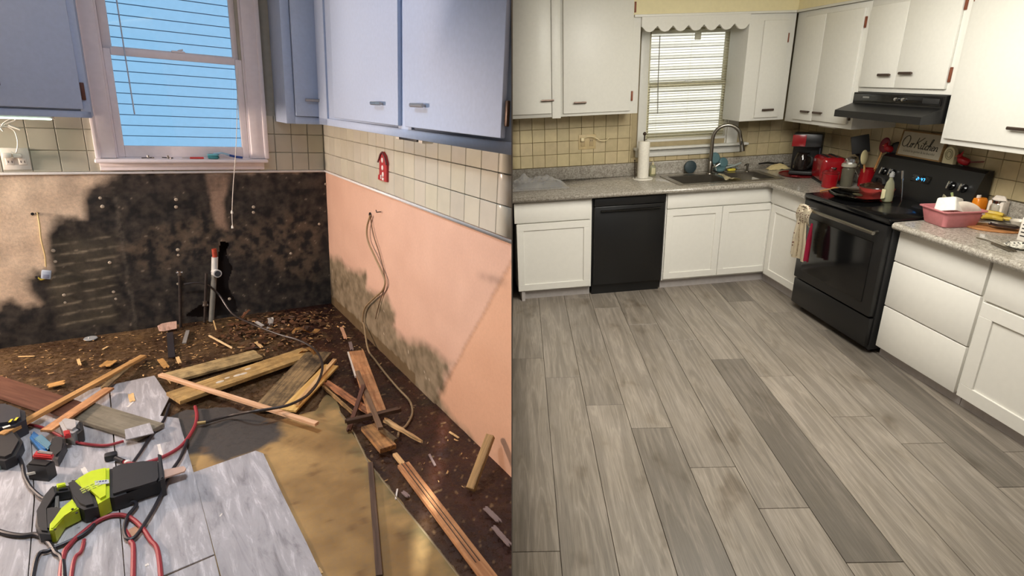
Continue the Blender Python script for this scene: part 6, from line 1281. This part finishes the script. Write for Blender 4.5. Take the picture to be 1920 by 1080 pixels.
B().lathe([(0.022, 0.15), (0.022, 0.168), (0.016, 0.172), (0.014, 0.166)], 20, M=T((0, 0.0, 0)) ).out('cap', mat('white_cap', (216, 210, 200), 0.4), t)
t = thing('cutting_board', 'oval wooden board under the bananas and metal server', 'board', (-0.247, -2.247, 0.885), M=RZ(-50) @ SC)
B().lathe([(0.115, 0), (0.12, 0.004), (0.12, 0.012), (0.115, 0.016), (0.01, 0.016)], 36, sx=1.45, sy=0.85).out('wood', m_wood('round_board_wood', (176, 120, 70), (136, 86, 46)), t)
BC = (-0.124, -2.086, 0.885)
BAN = mat('ripe_banana', (198, 168, 62), 0.5, var=0.18, scale=18)
for k, (dx, dy, dz, rz, lab) in enumerate(((0, 0, 0.062, -55, 'topmost banana behind the pink tub'), (-0.01, -0.02, 0.034, -65, 'lower banana resting on the wooden board'), (0.02, -0.055, 0.034, -40, 'banana nearest the glass jar'))):
    t = thing('banana', lab, 'banana', (BC[0]+dx*0.7, BC[1]+dy*0.7, ZC+dz*0.74-0.002), group='bananas by the pink tub', M=RZ(rz) @ SC)
    pts = [(-0.085, 0.0, 0.0), (-0.06, 0.02, 0), (-0.02, 0.034, 0), (0.03, 0.034, 0), (0.07, 0.016, 0.0), (0.09, 0.0, 0.002)]
    B().tube(smooth(pts, 4), 0.017, 7, rad=[0.007+0.011*math.sin(math.pi*min(1, (i+1.5)/22))**0.5 for i in range(21)]).out('fruit', BAN, t)
    B().tube([(0.088, 0.002, 0.002), (0.104, -0.012, 0.004)], 0.005, 6).out('stem', mat('banana_stem', (110, 92, 44), 0.7), t)
t = thing('metal_server', 'dark shiny pie server with a silver ball on the wooden board', 'server', (-0.26, -2.255, 0.9), M=RZ(-62) @ SC)
B().sph((-0.12, 0.0, 0.022), 0.020).out('ball', CHROME, t)
B().tube([(-0.10, 0, 0.022), (-0.02, 0, 0.030)], 0.006, 8).out('neck', CHROME, t)
B().prism([(-0.03, -0.014), (0.03, -0.045), (0.13, -0.038), (0.15, 0.0), (0.12, 0.035), (0.0, 0.018)], 0.018, 0.036, bev=0.005).out('blade', mat('tarnished_silver', (92, 76, 72), 0.15, metal=0.95, bmp=0.4, scale=14), t)
t = thing('glass_jar', 'clear glass jar half full of white sugar with a steel lid', 'jar', (-0.06, -2.074, 0.885), M=Matrix.Scale(0.85, 4))
B().lathe([(0.042, 0), (0.047, 0.006), (0.047, 0.10), (0.040, 0.118)], 26).out('glass', m_glass('jar_glass', (0.9, 0.92, 0.9), 0.6), t)
B().lathe([(0.040, 0.004), (0.044, 0.01), (0.044, 0.062), (0.01, 0.066)], 24).out('sugar', mat('white_sugar', (216, 212, 202), 0.9), t)
B().lathe([(0.043, 0.118), (0.044, 0.134), (0.041, 0.137), (0.01, 0.137)], 24).out('lid', CHROME, t)
t = thing('flour_bag', 'white paper packet at the right edge against the tiles', 'packet', (-0.06, -2.073, 0.885), M=RZ(12) @ SC)
B().box((-0.04, -0.055, 0), (0.04, 0.055, 0.15), 0.008).prism([(-0.055, 0.15), (0.055, 0.15), (0.03, 0.19), (-0.03, 0.19)], -0.006, 0.006, M=Matrix(((0, 0, 1, 0), (1, 0, 0, 0), (0, 1, 0, 0), (0, 0, 0, 1)))).out('paper', mat('white_paper', (222, 212, 200), 0.8), t)
t = thing('small_bowl', 'small white bowl in front of the glass jar at the right edge', 'bowl', (-0.076, -2.223, 0.885), M=SC)
B().lathe([(0.025, 0), (0.03, 0.006), (0.052, 0.045), (0.050, 0.046), (0.028, 0.010), (0.005, 0.008)], 28).out('bowl', mat('white_china', (214, 206, 192), 0.25), t)
t = thing('carton', 'white printed carton cut by the right edge of the picture', 'carton', (-0.284, -2.474, 0.885), M=RZ(5) @ SC)
B().box((-0.03, -0.05, 0), (0.03, 0.05, 0.16), 0.002).out('box', mat('white_carton', (220, 214, 204), 0.6), t)
for k in range(4): B().box((-0.0312, 0.006-0.02*(k % 2), 0.03+k*0.026), (-0.0302, 0.036, 0.038+k*0.026)).out('print_line', BLACKP, t)
t = thing('patterned_dish', 'white octagonal dish with black pattern at the right edge', 'dish', (-0.424, -2.563, 0.885), M=Matrix.Scale(0.8, 4))
B().lathe([(0.045, 0), (0.06, 0.004), (0.082, 0.018), (0.080, 0.020), (0.058, 0.008), (0.005, 0.006)], 8).out('dish', m_spots('black_white_pattern', (216, 212, 200), (26, 24, 24), 55, 0.33, 0.3), t, ang=20)
t = thing('serving_fork', 'long thin steel fork lying at the worktop front right', 'fork', (-0.488, -2.468, 0.89), M=RZ(-98) @ Matrix.Scale(0.8, 4))
B().tube(smooth([(-0.12, 0, 0), (-0.02, 0.006, 0.004), (0.06, 0, 0.002), (0.13, 0, 0.0)]), 0.0035, 6).box((0.12, -0.010, -0.002), (0.19, -0.006, 0.002)).box((0.12, 0.006, -0.002), (0.19, 0.010, 0.002)).box((0.115, -0.010, -0.002), (0.122, 0.010, 0.002)).out('steel', mat('dull_steel', (120, 112, 98), 0.4, metal=0.8), t)
t = thing('kitchen_tongs', 'dull grey tongs lying beside the long fork', 'tongs', (-0.508, -2.556, 0.892), M=RZ(-100) @ SC)
for s in (-1, 1): B().box((-0.09, s*0.012-0.005, -0.004), (0.08, s*0.012+0.005, 0.006), 0.003, M=RZ(s*4)).out('arm', mat('dull_steel', (120, 112, 98), 0.4, metal=0.8), t)
B().tube([(-0.09, -0.012, 0), (-0.10, 0, 0), (-0.09, 0.012, 0)], 0.006, 8).out('hinge', mat('dull_steel', (120, 112, 98), 0.4, metal=0.8), t)

# ================================================================ everything butts against the partition
def trim_at_partition(side):
    """cut off whatever would run through the partition (x = 0 in the world) into the other kitchen"""
    for o in list(S.objects):
        if o.type != 'MESH' or o.get('_side') != side: continue
        W_ = Matrix(); q = o
        while q is not None: W_ = q.matrix_basis @ W_; q = q.parent
        xs = [(W_ @ V3(c)).x*side for c in o.bound_box]
        if min(xs) >= 0.0015: continue
        if max(xs) <= 0.0015: bpy.data.objects.remove(o) if not o.children else None; continue
        me = o.data.copy() if o.data.users > 1 else o.data; o.data = me
        bm = bmesh.new(); bm.from_mesh(me); I = W_.inverted()
        co = I @ V3((0.0017*side, 0, 0)); no = (W_.to_3x3().transposed() @ V3((side, 0, 0))).normalized()
        r = bmesh.ops.bisect_plane(bm, geom=bm.verts[:]+bm.edges[:]+bm.faces[:], plane_co=co, plane_no=no, clear_inner=True)
        es = [e for e in r['geom_cut'] if isinstance(e, bmesh.types.BMEdge)]
        if len(es) < 400 and o.get('kind') != 'stuff':
            try: bmesh.ops.holes_fill(bm, edges=es, sides=0)
            except Exception: pass
        bm.to_mesh(me); bm.free()
        if len(me.polygons) == 0 and not o.children: bpy.data.objects.remove(o)
def shown_empty():
    for o in list(S.objects):
        if o.type == 'EMPTY' and not o.children: bpy.data.objects.remove(o)
trim_at_partition(-1); trim_at_partition(1); shown_empty()
for o in S.objects:
    if '_side' in o: del o['_side']
